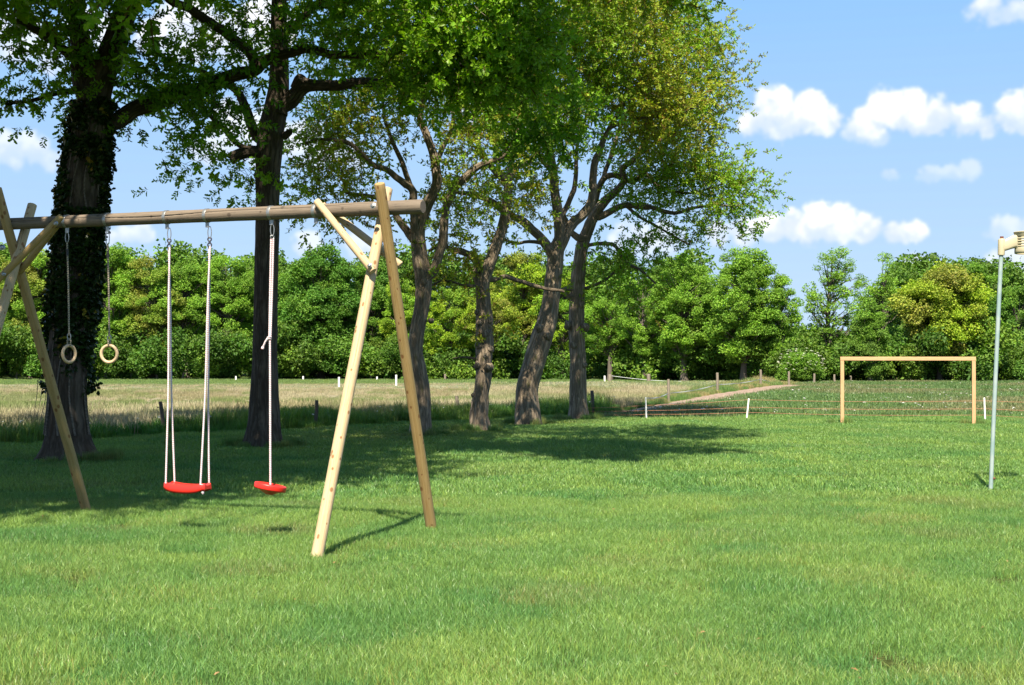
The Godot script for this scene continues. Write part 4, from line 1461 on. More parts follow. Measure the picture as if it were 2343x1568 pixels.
func oaks() -> void:
	var row := "row of old oaks along the lawn"
	oak("oak_tree", "ivy-clad thick oak behind the gymnastics rings", row, 22.4, [
		[[158, 1052, 52, 0], [156, 1000, 46, 0], [154, 908, 43, 0], [157, 786, 43, 0], [170, 640, 43, 0], [183, 500, 42, 0], [190, 420, 41, 0], [205, 300, 40, 0], [217, 220, 36, 0], [240, 150, 31, 0], [265, 90, 28, 0], [290, 0, 25, 0], [310, -150, 21, 0], [300, -380, 13, 0]],
		[[205, 250, 26, 0], [192, 150, 24, 0.1], [184, 60, 21, 0.2], [170, -60, 18, 0.3], [120, -250, 12, 0.5]],
		[[222, 290, 22, 0.05], [262, 280, 20, 0.1], [310, 250, 19, 0.2], [370, 228, 18, 0.3], [430, 209, 18, 0.4], [503, 186, 16, 0.5], [573, 166, 15, 0.4], [598, 145, 13, 0.3], [677, 112, 11, 0.0], [755, 120, 10, -0.3], [832, 127, 9, -0.6], [907, 116, 7, -1.0], [1010, 90, 5, -1.4]],
		[[585, 158, 12, 0.4], [560, 115, 12, 0.2], [503, 70, 11, 0], [437, 20, 10, -0.3], [387, 0, 9, -0.6], [330, -60, 7, -1.0], [260, -160, 5, -1.5]],
		[[200, 150, 14, 0], [120, 90, 10, -0.6], [60, 60, 7, -1.2], [-20, 20, 5, -1.8]],
		[[280, 30, 14, 0], [360, -90, 11, -1.0], [480, -200, 8, -2.5], [600, -300, 5, -4.0]],
		[[300, -60, 14, 0], [260, -200, 10, -1.5], [200, -320, 7, -3.5], [150, -420, 4, -5.5]],
		[[190, 200, 9, -0.1], [120, 215, 6, -0.3], [70, 230, 4, -0.5]]],
		[
		[170, 60, -0.2, 0.95, 0.8, 1.0, 40, 7, FRESH], [60, 70, -0.5, 0.7, 0.55, 0.8, 22, 7, FRESH], [80, 225, -0.4, 0.45, 0.28, 0.4, 10, 4, FRESH], [190, 200, 0.1, 0.5, 0.3, 0.5, 12, 6, FRESH],
		[310, 120, 0.0, 0.55, 0.6, 0.6, 22, 7, FRESH], [420, 190, 0.2, 0.7, 0.22, 0.35, 18, 6, FRESH], [350, 270, 0.3, 0.6, 0.22, 0.35, 18, 7, FRESH], [490, 235, 0.4, 0.5, 0.25, 0.4, 14, 7, FRESH],
		[570, 140, 0.2, 0.4, 0.15, 0.4, 7, 6, FRESH], [660, 30, -0.3, 0.8, 0.45, 0.8, 14, 7, FRESH], [850, 50, -0.6, 0.9, 0.45, 0.9, 30, 8, FRESH2], [1060, 70, -1.2, 1.2, 0.75, 1.2, 110, 11, FRESH2], [1170, 150, -1.2, 0.7, 0.45, 0.7, 36, 10, FRESH2],
		[1000, 165, -1.0, 0.8, 0.25, 0.7, 26, 8, FRESH2], [1000, -60, -0.8, 1.5, 0.6, 1.3, 40, 11, FRESH2],
		[150, -520, -3.0, 4.6, 2.0, 4.0, 230, 18, FRESH], [60, -430, 2.5, 4.2, 1.8, 3.0, 150, 18, FRESH], [-260, -400, -2.0, 3.5, 1.8, 3.0, 140, 18, FRESH]],
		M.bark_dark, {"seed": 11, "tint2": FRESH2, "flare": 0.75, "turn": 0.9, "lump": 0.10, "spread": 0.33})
	oak("oak_tree", "tall straight oak with sawn-off stub behind the disc swing", row, 25.5, [
		[[604, 1026, 40, 0], [604, 985, 36, 0], [605, 900, 32, 0], [606, 800, 28, 0], [607, 700, 27, 0], [609, 600, 27, 0], [611, 500, 27, 0], [612, 400, 28, 0], [619, 310, 31, 0], [632, 240, 27, 0], [637, 190, 24, 0], [638, 120, 21, 0], [637, 50, 18, 0], [640, -40, 16, 0], [650, -200, 12, 0], [650, -380, 7, 0]],
		[[640, 262, 16, -0.1], [665, 228, 19, -0.15], [688, 198, 18, -0.2], [720, 194, 13, -0.3], [790, 193, 12, -0.5], [860, 186, 11, -0.7], [930, 178, 10, -0.9], [985, 155, 8, -1.2], [1040, 120, 6, -1.6]],
		[[676, 204, 14, -0.2], [684, 184, 15, -0.25], [690, 178, 13, -0.27]],
		[[600, 345, 15, -0.05], [570, 345, 13, -0.15], [545, 356, 13, -0.22], [527, 364, 14, -0.25]],
		[[568, 342, 7, -0.12], [540, 325, 6, -0.2], [505, 290, 5.5, -0.3], [475, 262, 5, -0.4], [455, 235, 4, -0.5], [420, 200, 3, -0.6]],
		[[596, 320, 13, 0.05], [570, 265, 11, 0.1], [545, 215, 10, 0.1], [520, 195, 8, 0.2], [470, 170, 6, 0.4], [400, 150, 4, 0.6]],
		[[650, 312, 9, -0.15], [664, 304, 8, -0.22], [668, 302, 6, -0.24]],
		[[985, 158, 6, -1.2], [1020, 190, 5.5, -1.4], [1080, 225, 5, -1.6], [1160, 250, 4, -1.8], [1230, 215, 3, -2.0]],
		[[650, 80, 10, 0], [720, 20, 8, -0.8], [820, -60, 6, -1.8], [930, -160, 4, -3.0]],
		[[640, 0, 10, 0], [560, -80, 8, -1.0], [450, -180, 5, -2.2]],
		[[648, -120, 9, 0], [700, -260, 7, -2.0], [760, -350, 4, -4.0]]],
		[
		[430, 190, 0.4, 0.8, 0.5, 0.8, 22, 6, PALE], [480, 385, -0.3, 0.75, 0.22, 0.5, 15, 5, PALE], [560, 410, 0.0, 0.3, 0.2, 0.3, 7, 4, PALE], [450, 290, -0.2, 0.5, 0.3, 0.4, 10, 5, PALE],
		[530, 60, 0.2, 1.2, 0.6, 1.0, 34, 6, PALE], [760, 130, 0.3, 0.9, 0.55, 0.9, 22, 6, PALE], [760, 0, -0.6, 1.1, 0.5, 1.2, 24, 8, FRESH2],
		[1060, 240, -1.6, 0.9, 0.22, 0.5, 14, 7, FRESH], [1250, 280, -1.8, 0.6, 0.35, 0.5, 22, 10, FRESH],
		[480, -490, -3.5, 3.4, 2.0, 3.6, 170, 18, FRESH], [480, -370, 2.0, 3.4, 1.8, 3.0, 130, 18, FRESH], [950, -200, -1.0, 2.4, 1.2, 2.2, 60, 13, FRESH2], [1370, -390, -6.6, 1.6, 1.2, 2.2, 100, 19, FRESH]],
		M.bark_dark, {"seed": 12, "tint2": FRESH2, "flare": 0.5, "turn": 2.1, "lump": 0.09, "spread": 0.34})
	oak("oak_tree", "slender dark oak forking low behind the right swing leg", row, 28.9, [
		[[962, 1000, 24, 0], [962, 960, 22, 0], [966, 900, 19, 0], [958, 850, 18, 0], [950, 800, 17, 0], [957, 740, 18, 0], [966, 690, 18, 0], [968, 640, 20, 0], [960, 590, 18, 0], [955, 545, 17, 0], [960, 510, 15, 0], [974, 476, 14, 0], [998, 425, 12, 0], [997, 390, 11, 0], [990, 350, 10, 0], [972, 300, 9, 0], [960, 268, 8, 0], [975, 205, 7, 0], [1000, 140, 6, 0], [1010, 20, 5, 0], [1010, -160, 3, 0]],
		[[972, 640, 13, -0.05], [990, 622, 11, -0.1], [1003, 570, 11, -0.15], [1018, 505, 10, -0.2], [1033, 455, 9, -0.3], [1060, 410, 8, -0.4], [1100, 378, 7, -0.5], [1165, 345, 5, -0.7], [1190, 300, 4, -0.8]],
		[[957, 560, 10, 0.05], [940, 536, 9, 0.1], [915, 505, 8, 0.1], [890, 470, 6, 0.2], [850, 450, 5, 0.3], [790, 440, 4, 0.4]],
		[[950, 530, 10, -0.05], [944, 480, 9, -0.1], [942, 440, 9, -0.15], [925, 420, 8, -0.2], [893, 395, 7, -0.3], [850, 375, 6, -0.4], [800, 330, 5, -0.5], [740, 320, 4, -0.6], [690, 330, 3, -0.6]],
		[[996, 385, 7, 0], [1010, 340, 6, 0.2], [1035, 280, 5, 0.3], [1030, 220, 4, 0.4]],
		[[942, 445, 7, -0.1], [925, 380, 6, 0.1], [900, 330, 5, 0.2], [880, 270, 4, 0.3], [870, 200, 3, 0.4]],
		[[962, 275, 5, 0], [930, 230, 4, 0.1], [915, 170, 3, 0.2]]],
		[
		[780, 340, 0.2, 1.0, 0.9, 1.2, 84, 9, PALE], [720, 460, 0.3, 0.7, 0.4, 0.7, 22, 6, PALE], [880, 230, 0.3, 1.2, 0.8, 1.2, 76, 9, PALE], [830, 480, 0.2, 0.6, 0.3, 0.6, 16, 5, PALE],
		[1060, 440, -0.3, 0.6, 0.6, 0.7, 24, 7, PALE], [1120, 300, -0.5, 0.8, 0.6, 0.9, 34, 8, PALE], [930, 600, 0.1, 0.4, 0.35, 0.4, 7, 4, PALE], [930, 60, 0, 1.8, 1.1, 1.8, 70, 11, PALE], [950, -230, -0.5, 3.0, 1.5, 2.6, 90, 13, PALE], [900, -220, 2.0, 3.0, 1.8, 3.0, 90, 14, PALE], [1440, -215, -5.0, 1.9, 1.2, 2.4, 90, 18, PALE]],
		M.bark_pale, {"seed": 13, "catkin": true, "tint2": PALE2, "lump": 0.14, "spread": 0.36, "flare": 0.4, "burls": [[985, 735, 7, -0.1], [945, 800, 8, 0.3], [970, 645, 9, 1.2]]})
	oak("oak_tree", "gnarled oak with burred mossy trunk, fourth of the row", row, 30.8, [
		[[1096, 988, 23, 0], [1097, 950, 21, 0], [1100, 900, 19, 0], [1105, 860, 19, 0], [1108, 800, 20, 0], [1108, 750, 19, 0], [1107, 700, 17, 0], [1104, 655, 16, 0], [1112, 625, 15, 0], [1126, 590, 13, 0], [1140, 550, 12, 0], [1153, 510, 12, 0], [1158, 465, 11, 0], [1162, 420, 10, 0], [1166, 400, 9, 0], [1185, 380, 7, 0], [1212, 370, 6, 0], [1240, 340, 4, 0]],
		[[1098, 650, 11, 0.05], [1088, 628, 10, 0.05], [1092, 604, 9, 0.1], [1072, 583, 8, 0.1], [1042, 569, 7, 0.2], [1008, 564, 5, 0.3], [980, 575, 3, 0.4]],
		[[1118, 640, 6, 0], [1150, 634, 5.5, 0.1], [1190, 646, 5, 0.3], [1243, 660, 4, 0.5], [1290, 668, 3, 0.6]],
		[[1162, 415, 9, 0], [1145, 405, 8, -0.1], [1122, 380, 7, -0.2], [1100, 345, 6, -0.3], [1085, 310, 5, -0.4], [1050, 260, 4, -0.5]],
		[[1158, 440, 6, 0], [1175, 340, 5, 0.3], [1180, 260, 4, 0.5], [1170, 180, 3, 0.6]],
		[[1100, 650, 4, -0.1], [1060, 650, 3, -0.2], [1020, 642, 2.5, -0.3], [985, 655, 2, -0.4]],
		[[1085, 822, 3, -0.1], [1060, 816, 2.2, -0.25], [1035, 820, 1.5, -0.3]]],
		[
		[1100, 240, 0.2, 1.3, 1.0, 1.5, 84, 10, PALE], [1040, 610, 0.1, 0.7, 0.4, 0.6, 22, 6, PALE2], [1060, 480, 0.2, 0.9, 0.5, 0.8, 34, 7, PALE], [1190, 480, 0.2, 0.45, 0.5, 0.5, 14, 6, PALE], [1200, 280, 0.4, 0.9, 0.8, 1.0, 56, 11, PALE], [1110, 740, 0, 0.22, 0.5, 0.22, 12, 3, PALE2], [1120, -60, 0.6, 2.2, 1.4, 2.2, 80, 12, PALE]],
		M.bark_pale, {"seed": 14, "catkin": true, "tint2": PALE2, "lump": 0.30, "lump_f": 1.7, "spread": 0.36, "flare": 0.25, "burls": [[1094, 835, 11, 0.6], [1117, 840, 12, 0.8], [1119, 800, 10, 0.6], [1096, 790, 10, 0.7], [1111, 765, 11, 0.7], [1099, 740, 9, 0.6], [1120, 735, 7, 0.5], [1092, 715, 7, 0.5], [1083, 905, 6, 0.2], [1108, 815, 11, 0.8]]})
	oak("oak_tree", "leaning pale oak with sunlit bark, fifth of the row", row, 33.2, [
		[[1208, 976, 28, 0], [1207, 940, 27, 0], [1206, 889, 25, 0], [1217, 845, 25, 0], [1228, 805, 25, 0], [1241, 765, 25, 0], [1252, 730, 23, 0], [1263, 671, 20, 0], [1269, 606, 18, 0], [1271, 575, 19, 0], [1282, 545, 14, 0], [1278, 496, 13, 0], [1269, 444, 11, 0], [1265, 395, 10, 0], [1258, 340, 8, 0], [1262, 270, 7, 0], [1250, 190, 5, 0], [1255, 60, 4, 0]],
		[[1268, 590, 13, -0.05], [1245, 555, 11, -0.1], [1225, 535, 10, -0.12], [1207, 518, 10, -0.15], [1184, 496, 9, -0.2], [1135, 468, 8, -0.3], [1080, 445, 6, -0.4], [1040, 436, 4, -0.5], [1000, 400, 3, -0.6]],
		[[1278, 570, 14, 0.05], [1297, 533, 12, 0.05], [1332, 490, 11, 0.1], [1351, 455, 10, 0.1], [1355, 410, 9, 0.15], [1362, 368, 8, 0.2], [1374, 328, 7, 0.2], [1398, 287, 6, 0.3], [1430, 230, 4, 0.4], [1440, 140, 3, 0.4]],
		[[1272, 520, 7, 0.1], [1300, 460, 6, 0.2], [1318, 400, 5, 0.4], [1320, 330, 4, 0.5], [1350, 240, 3, 0.6]],
		[[1245, 556, 5, -0.1], [1210, 553, 4, -0.1], [1180, 556, 3.5, -0.1], [1150, 545, 2.5, 0]],
		[[1266, 400, 6, 0], [1230, 350, 5, -0.3], [1210, 280, 4, -0.6], [1180, 220, 3, -0.8]],
		[[1395, 292, 4, 0.3], [1470, 270, 3.5, 0.2], [1540, 262, 3, 0.1], [1600, 240, 2, 0]]],
		[
		[1290, 230, 0.2, 1.5, 1.1, 1.8, 100, 12, PALE], [1400, 120, 0.2, 1.5, 1.3, 1.8, 130, 13, PALE], [1500, 230, 0.2, 1.0, 0.8, 1.2, 74, 13, PALE2], [1190, 420, -0.2, 0.8, 0.5, 0.7, 28, 8, PALE], [1240, 610, 0.4, 0.5, 0.25, 0.4, 8, 5, PALE], [1320, 20, -0.3, 2.0, 1.2, 2.2, 120, 13, PALE], [1280, -200, 1.0, 2.8, 1.4, 2.6, 80, 12, PALE]],
		M.bark_pale, {"seed": 15, "catkin": true, "tint2": PALE2, "lump": 0.15, "spread": 0.38, "flare": 0.3, "burls": [[1236, 752, 13, 0.8], [1252, 768, 12, 0.9], [1262, 690, 9, 0.5]]})
	oak("oak_tree", "last oak of the row, its crown reaching over the path", row, 36.0, [
		[[1322, 962, 25, 0], [1322, 930, 21, 0], [1323, 880, 20, 0], [1322, 820, 19, 0], [1319, 748, 19, 0], [1320, 690, 18, 0], [1323, 630, 16, 0], [1331, 567, 15, 0], [1347, 521, 13, 0], [1361, 490, 12, 0], [1384, 460, 10, 0], [1417, 430, 8, 0], [1428, 408, 7, 0], [1424, 385, 6.5, 0], [1455, 360, 6, 0], [1480, 300, 4, 0], [1490, 200, 3, 0]],
		[[1340, 545, 8, -0.1], [1320, 545, 8, -0.15], [1302, 532, 7, -0.2], [1295, 515, 6, -0.2], [1285, 480, 4, -0.3]],
		[[1362, 495, 9, -0.05], [1392, 488, 8, -0.1], [1426, 473, 7, -0.2], [1474, 471, 6, -0.3], [1516, 481, 5, -0.4], [1556, 487, 4, -0.5], [1620, 470, 3, -0.6], [1690, 470, 2, -0.8]],
		[[1362, 488, 8, 0.05], [1365, 452, 7.5, 0.1], [1380, 412, 7, 0.1], [1405, 403, 6.5, 0.1], [1442, 415, 6, 0.05], [1482, 399, 5, 0], [1516, 428, 4, -0.1], [1570, 440, 3, -0.2], [1640, 430, 2, -0.3]],
		[[1430, 470, 4, -0.2], [1455, 492, 3.5, -0.3], [1490, 510, 3, -0.4], [1540, 540, 2.5, -0.5], [1580, 560, 2, -0.6]],
		[[1336, 566, 5, -0.1], [1400, 560, 4.5, -0.3], [1430, 600, 4, -0.4], [1470, 620, 3, -0.5], [1500, 650, 2, -0.6]],
		[[1328, 660, 6, 0.0], [1305, 660, 6, -0.1], [1280, 665, 5, -0.15]],
		[[1318, 676, 7, -0.1], [1300, 678, 6, -0.15], [1290, 670, 4, -0.2]],
		[[1338, 660, 4, 0], [1370, 648, 3.5, 0], [1400, 628, 3, 0.1], [1440, 600, 2.5, 0.2]],
		[[1456, 360, 4.5, 0], [1520, 310, 4, 0.2], [1590, 300, 3, 0.3], [1660, 290, 2, 0.3]],
		[[1370, 440, 6, 0.2], [1400, 350, 5, 0.5], [1430, 260, 4, 0.8], [1500, 160, 3, 1.0]]],
		[
		[1530, 330, 0, 1.4, 1.0, 1.6, 110, 12, PALE2], [1580, 170, 0.2, 1.05, 1.3, 1.4, 110, 13, PALE2], [1590, 420, -0.3, 1.2, 0.55, 1.0, 64, 10, PALE], [1690, 470, -0.6, 0.7, 0.35, 0.6, 24, 8, FRESH2], [1570, 520, -0.4, 0.9, 0.3, 0.7, 26, 7, PALE], [1450, 590, -0.4, 0.8, 0.5, 0.7, 36, 8, PALE], [1430, 680, -0.3, 0.55, 0.3, 0.5, 14, 6, PALE2], [1480, 460, 0, 0.9, 0.5, 0.9, 30, 8, PALE], [1480, 20, 0.2, 1.7, 1.2, 1.9, 130, 14, PALE2], [1330, 760, 0.0, 0.3, 0.5, 0.3, 10, 3, PALE2], [1450, -200, 1.0, 2.6, 1.4, 2.4, 70, 12, PALE]],
		M.bark_pale, {"seed": 16, "catkin": true, "tint2": FRESH2, "lump": 0.18, "lump_f": 1.3, "spread": 0.40, "flare": 0.3, "burls": [[1300, 745, 10, 0.4], [1338, 750, 11, 0.5], [1312, 790, 9, 0.6], [1335, 835, 8, 0.5], [1328, 700, 9, 0.7]]})
	# two more of the row stand left of the picture: their crowns shade the lawn and one branch tip hangs into view
	for k in 2:
		var d: float = [18.6, 15.2][k]
		var bx: float = [-9.6, -12.4][k]
		var x := 1171.0 + bx / d * FOCAL
		var px := FOCAL / d
		var base := 808.0 + EYE * px
		oak("oak_tree", ["oak standing just outside the left edge beside the swing frame", "oak of the row nearest the camera, outside the left edge"][k], row, d, [
			[[x, base, 0.36 * px, 0], [x, base - 1.0 * px, 0.31 * px, 0], [x + 10, base - 3.0 * px, 0.28 * px, 0], [x + 20, base - 5.5 * px, 0.24 * px, 0], [x, base - 8.0 * px, 0.16 * px, 0], [x, base - 10.5 * px, 0.07 * px, 0]],
			[[x + 10, base - 4.6 * px, 0.15 * px, 0], [x + 1.6 * px, base - 6.2 * px, 0.11 * px, -0.6], [x + 3.6 * px, base - 6.9 * px, 0.07 * px, -1.6], [x + 5.4 * px, base - 7.2 * px, 0.04 * px, -2.4]],
			[[x + 10, base - 5.4 * px, 0.13 * px, 0], [x - 1.6 * px, base - 7.2 * px, 0.09 * px, 1.0], [x - 3.4 * px, base - 7.9 * px, 0.05 * px, 1.8]],
			[[x + 10, base - 5.2 * px, 0.13 * px, 0], [x + 0.4 * px, base - 7.0 * px, 0.09 * px, -2.0], [x + 0.9 * px, base - 8.0 * px, 0.05 * px, -3.6]]],
			[[x + 0.6 * px, base - 9.0 * px, -1.7, 5.6, 2.3, 5.2, 340, 22, FRESH], [x + 4.7 * px, base - 8.2 * px, -2.7, 2.4, 1.2, 2.3, 110, 22, FRESH]],
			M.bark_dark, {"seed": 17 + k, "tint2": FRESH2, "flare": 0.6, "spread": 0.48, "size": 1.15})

func ivy() -> void:
	# ivy climbing the thick oak's trunk: woody stems and glossy leaves
	rng.seed = 77
	var t := thing("ivy", "dark glossy ivy climbing the thick oak's trunk", "ivy", spot(158, 1052, 22.4) * Vector3(1, 0, 1))
	var b := Builder.new()
	b.colored = true
	for k in 7:
		var a := k * 0.9
		leaf(b, in_ball() * 0.09, Vector3(cos(a), rf(-0.9, 0.2), sin(a)), Vector3(cos(a + 1.0) * 0.8, 0.6, sin(a + 1.0) * 0.8), rf(0.06, 0.10), rf(0.055, 0.085), Color(rf(0.6, 0.9), rf(0.7, 1.0), rf(0.6, 0.9)))
	var mesh := b.mesh(false)
	var where := []
	var tints := PackedColorArray()
	var line := [[154, 908, 43], [157, 786, 43], [170, 640, 43], [183, 500, 42], [190, 420, 41], [205, 300, 40], [214, 230, 36]]
	for k in 2700:
		var y := rf(225, 890)
		if y > 800 and rng.randf() < 0.75: continue
		var x := 0.0
		var hw := 40.0
		for j in line.size() - 1:
			if y <= line[j][1] and y >= line[j + 1][1]:
				var f: float = (line[j][1] - y) / (line[j][1] - line[j + 1][1])
				x = lerpf(line[j][0], line[j + 1][0], f); hw = lerpf(line[j][2], line[j + 1][2], f)
		var a := rf(0, TAU)
		var c := spot(x, y, 22.4)
		var r := hw / FOCAL * 22.4
		# patches of bare bark facing the lawn
		if noise.get_noise_2d(y * 1.1, a * 40.0) < -0.05 and sin(a) > 0.2 and (y < 480 or y > 740): continue
		var out := r * (1.03 + absf(rng.randfn()) * 0.13 + 0.22 * clampf(noise.get_noise_2d(y * 2.0 + 50, a * 60), 0, 1))
		where.append(Transform3D(Basis(Vector3.UP, rf(0, TAU)).scaled(Vector3.ONE * rf(0.7, 1.2)), c + Vector3(cos(a) * out, 0, sin(a) * out)))
		var yellow := rng.randf() < 0.02
		var g := rf(0.6, 1.3)
		tints.append(Color(0.34, 0.26, 0.03) if yellow else Color(0.030 * g, 0.062 * g, 0.012 * g))
	scatter("leaves", mesh, M.ivy, where, tints, t)
	for k in 5:
		var a := 0.3 + k * 0.7
		var p := []
		var r := []
		for j in line.size():
			var c := spot(line[j][0], line[j][1], 22.4)
			var rr: float = line[j][2] / FOCAL * 22.4 * 1.02
			var aa := a + 0.25 * sin(j * 1.7 + k)
			p.append(c + Vector3(cos(aa) * rr, 0, sin(aa) * rr)); r.append(0.014)
		var c0 := spot(155, 1000, 22.4)
		p.push_front(Vector3(c0.x + cos(a) * 0.36, 0.4, c0.z + sin(a) * 0.36)); r.push_front(0.018)
		var sm := smooth_path(p, r, 0.15)
		b = Builder.new()
		tube(b, sm[0], sm[1], 6)
		put("stem", b, M.branch, t)
	# dead hanging shoots left of the trunk
	for k in 3:
		b = Builder.new()
		var x0 := 88.0 + k * 8
		var pts := [spot(104, 880 + k * 8, 22.0), spot(x0, 868 + k * 20, 21.95), spot(x0 - 4, 900 + k * 14, 21.95), spot(x0 - 9, 935 + k * 6, 21.95), spot(x0 - 12, 962, 21.95)]
		var sm := smooth_path(pts, [0.006, 0.006, 0.005, 0.004, 0.003], 0.05)
		tube(b, sm[0], sm[1], 5)
		put("shoot", b, M.branch, t)

func far_wood() -> void:
	var g := "trees along the edge of the far wood"
	var deep := Color(0.085, 0.185, 0.028)
	var mid := Color(0.155, 0.26, 0.036)
	var lime := Color(0.31, 0.39, 0.03)
	var bright := Color(0.21, 0.335, 0.042)
	var rust := Color(0.26, 0.25, 0.055)
	var list := [
		["rusty-green oak at the far left end of the wood", -30, 545, 95, 98.0, 800, 1.0, mid, rust],
		["brown-tinged oak seen left of the ivy-clad trunk", 75, 555, 80, 96.0, 790, 1.0, bright, rust],
		["green oak hidden half behind the ivy-clad trunk", 165, 565, 80, 97.0, 790, 1.0, mid, bright],
		["fresh green oak seen between the two rings", 255, 548, 85, 96.0, 770, 1.05, bright, mid],
		["oak with orange-brown tips left of the swing ropes", 345, 578, 75, 95.0, 790, 1.0, bright, rust],
		["green oak with a bare lower trunk between the swing ropes", 425, 590, 75, 96.0, 760, 0.95, mid, bright],
		["leafy green oak right of the swing ropes", 515, 580, 72, 96.5, 790, 1.05, bright, mid],
		["green oak behind the tall straight trunk", 600, 585, 70, 98.0, 790, 1.0, mid, bright],
		["dense dark green rounded tree right of the disc rope", 735, 566, 100, 94.0, 825, 1.5, deep, mid],
		["dark green tree beside the pale swing leg", 845, 592, 75, 96.0, 820, 1.25, deep, mid],
		["lime-green maple behind the slender dark oak", 930, 625, 65, 94.0, 800, 1.05, lime, bright],
		["lime-green low maple left of the burred oak", 1025, 640, 70, 93.0, 800, 1.05, lime, mid],
		["yellow-green maple right of the burred oak", 1120, 660, 65, 92.0, 790, 1.0, lime, rust],
		["tall yellow-green maple behind the leaning oak", 1195, 566, 75, 94.0, 770, 1.0, lime, rust],
		["bright green tree between the leaning and the last oak", 1290, 600, 70, 93.0, 790, 1.1, bright, lime],
		["mid-green tree just right of the last oak", 1395, 640, 65, 90.0, 800, 1.0, bright, mid],
		["green tree under the hanging foliage of the last oak", 1475, 610, 65, 88.0, 800, 1.05, mid, bright],
		["tall leafy oak at the start of the open sky", 1565, 572, 78, 86.0, 800, 1.15, bright, mid],
		["broad leafy oak right of the dirt path's far end", 1700, 568, 95, 84.0, 810, 1.25, bright, mid],
		["oak with drooping boughs before the gap in the wood", 1775, 620, 58, 84.0, 820, 1.0, bright, mid],
		["airy tall tree with visible limbs left of the goal", 1905, 566, 78, 86.0, 770, 0.62, bright, mid],
		["slim airy tree above the goal's left half", 2010, 572, 62, 88.0, 780, 0.66, mid, bright],
		["pale feathery birch above the goal", 1992, 690, 42, 82.0, 850, 0.85, Color(0.15, 0.23, 0.05), mid],
		["broad rust-tinged oak above the goal's right half", 2150, 604, 112, 84.0, 790, 0.95, lime, rust],
		["dark green tree behind the rust-tinged oak", 2235, 598, 75, 92.0, 800, 1.2, deep, mid],
		["dark green tree beside the korfball post", 2325, 650, 70, 90.0, 830, 1.2, deep, mid],
		["bluish small tree at the far right end", 2390, 740, 60, 86.0, 860, 1.0, Color(0.10, 0.19, 0.06), mid]]
	var k := 0
	for a in list:
		wood_tree(a[0], g, a[1], a[2], a[3], a[4], a[5], a[6], a[7], a[8], 400 + k)
		k += 1
	# elder in flower
	rng.seed = 611
	var e := wood_tree("round bush covered with white flower heads at the meadow's end", "", 1832, 806, 47, 80.0, 872, 1.0, mid, deep, 611, "flowering_bush")
	e.set_meta("category", "bush")
	e.remove_meta("group")
	var where := []
	var tints := PackedColorArray()
	var fb := Builder.new()
	fb.colored = true
	for j in 14: leaf(fb, in_ball() * Vector3(0.07, 0.02, 0.07), Vector3(rf(-1, 1), 0.2, rf(-1, 1)), Vector3(rf(-0.3, 0.3), 1, rf(-0.3, 0.3)), 0.05, 0.04, Color(1, 1, 0.96), false)
	var c := spot(1832, 838, 80.0)
	for j in 150:
		var q := in_ball().normalized()
		if q.y < -0.2 or q.z < -0.3: continue
		where.append(Transform3D(Basis(Vector3.UP, rf(0, TAU)), c + q * Vector3(1.25, 0.95, 1.1) * rf(0.95, 1.12)))
		tints.append(Color(0.74, 0.75, 0.66))
	scatter("blossom", fb.mesh(false), M.straw, where, tints, e)
	# undergrowth at the wood's foot and the mass of the wood behind
	rng.seed = 700
	var u := thing("undergrowth", "dense shrubs and saplings along the foot of the wood", "undergrowth")
	u.set_meta("kind", "stuff")
	var w := thing("woodland", "depth of the wood behind its front trees", "wood")
	w.set_meta("kind", "stuff")
	for layer in 2:
		var uw := []
		var ut := []
		for v in clump_meshes.size():
			uw.append([]); ut.append(PackedColorArray())
		for j in ([1500, 1300][layer] as int):
			var x := rf(-50, 50)
			var d := rf(91.0, 101.0) if layer == 0 else rf(103.0, 112.0)
			var top := 2.6 + 1.7 * noise.get_noise_2d(x * 30, 12.0) + 0.9 * noise.get_noise_2d(x * 110, 40.0)
			if layer == 0:
				if x > 3.0: d -= min((x - 3.0) * 0.7, 9.0)
				if x > 15 and x < 21: top *= 0.75
			else:
				top = 7.8 + 1.6 * noise.get_noise_2d(x * 25, 70.0)
				if x > 14.5 and x < 27: top = 2.6
			var size := rf(0.5, 1.0) if layer == 0 else rf(0.9, 1.5)
			var v := rng.randi() % clump_meshes.size()
			uw[v].append(Transform3D(Basis(Vector3.UP, rf(0, TAU)).scaled(Vector3.ONE * size), Vector3(x, rf(0.1, 1.0) * max(0.5, top), -d)))
			var tone := rf(0.7, 1.3)
			var cc := Color(0.10, 0.20, 0.03).lerp(Color(0.20, 0.30, 0.04), clampf(noise.get_noise_2d(x * 60 + 9, d * 60) * 2.0 + 0.3, 0, 1)) * tone
			if layer == 1: cc = Color(0.135, 0.235, 0.034) * tone
			ut[v].append(Color(cc.r, cc.g, cc.b))
		for v in clump_meshes.size(): scatter("leaves", clump_meshes[v], M.leaf_far, uw[v], ut[v], [u, w][layer])

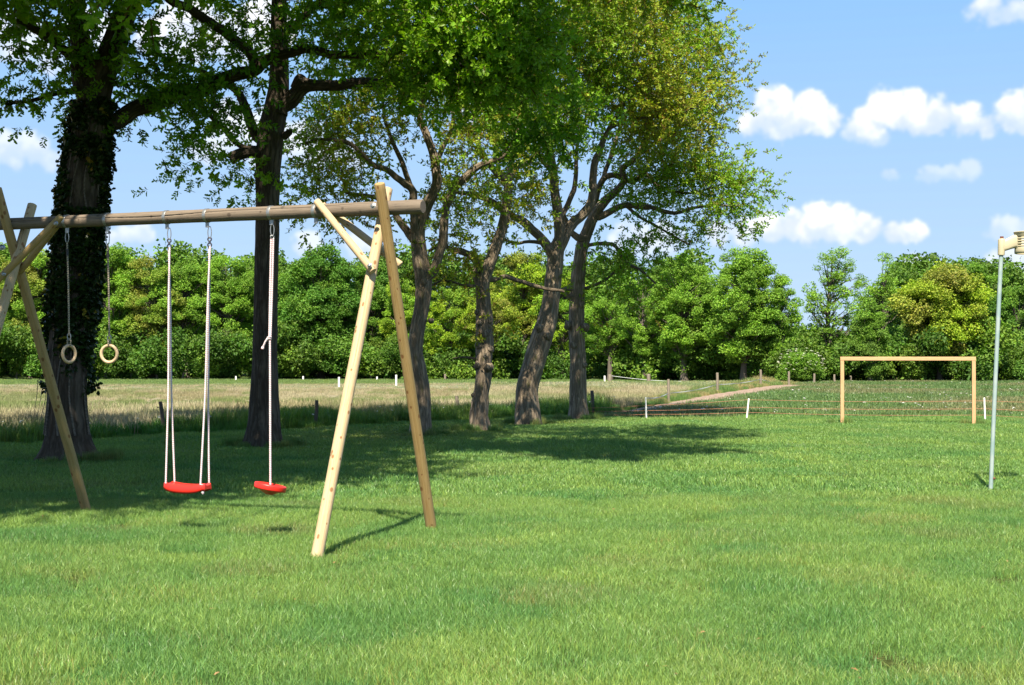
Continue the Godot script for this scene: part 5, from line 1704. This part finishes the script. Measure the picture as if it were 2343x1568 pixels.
func _ready() -> void:
	# camera
	var cam := Camera3D.new()
	cam.name = "camera"
	cam.fov = rad_to_deg(2.0 * atan(784.0 / FOCAL))
	cam.near = 0.1
	cam.far = 1500.0
	add_child(cam)
	cam.position = Vector3(0, EYE, 0)
	cam.rotation.x = TILT
	cam.current = true
	# sky and exposure
	var env := Environment.new()
	env.background_mode = Environment.BG_SKY
	var sky := Sky.new()
	var sm := PanoramaSkyMaterial.new()
	sm.panorama = picture(sky_image())
	sky.sky_material = sm
	env.sky = sky
	env.background_energy_multiplier = 1.0
	env.tonemap_mode = Environment.TONE_MAPPER_LINEAR
	env.tonemap_exposure = 2.75
	env.sdfgi_enabled = true
	env.ssao_enabled = true
	env.ssil_enabled = true
	var we := WorldEnvironment.new()
	we.name = "world"
	we.environment = env
	add_child(we)
	# sun: high behind the camera's left shoulder
	var sun := DirectionalLight3D.new()
	sun.name = "sun"
	sun.light_energy = 1.6
	sun.light_color = Color(1.0, 0.955, 0.87)
	sun.light_angular_distance = 0.53
	sun.shadow_enabled = true
	add_child(sun)
	sun.look_at_from_position(Vector3(0, 30, 0), Vector3(0, 30, 0) + SUN_DIR, Vector3(1, 0, 0))
	noise.seed = 7
	noise.frequency = 0.01
	noise.fractal_octaves = 3
	var t0 := Time.get_ticks_msec()
	make_materials()
	print("materials ", Time.get_ticks_msec() - t0)
	sprig_green = make_sprig(1, 15, 0.080, 0.24, 0)
	sprig_green2 = make_sprig(2, 13, 0.086, 0.20, 0)
	sprig_catkin = make_sprig(3, 11, 0.072, 0.22, 5)
	sprig_catkin2 = make_sprig(4, 10, 0.076, 0.18, 3)
	for k in 6: clump_meshes.append(make_clump(50 + k, 520, 0.20))
	for k in 6: airy_meshes.append(make_clump(60 + k, 190, 0.21))
	ground_sheet()
	print("ground ", Time.get_ticks_msec() - t0)
	oaks()
	print("oaks ", Time.get_ticks_msec() - t0)
	far_wood()
	print("wood ", Time.get_ticks_msec() - t0)
	swing_frame()
	gym_ring(152, "wooden gymnastics ring seen edge-on, in front of the ivy-clad trunk", 531, 556, 768, 157, 810, 1.05, 3)
	gym_ring(245, "wooden gymnastics ring seen round, right of the ivy-clad trunk", 528, 560, 771, 249, 810, -0.18, 2)
	belt_swing()
	disc_swing()
	korf_post()
	goal()
	fences()
	ivy()
	print("things ", Time.get_ticks_msec() - t0)
	grow_grass()
	print("grass ", Time.get_ticks_msec() - t0)
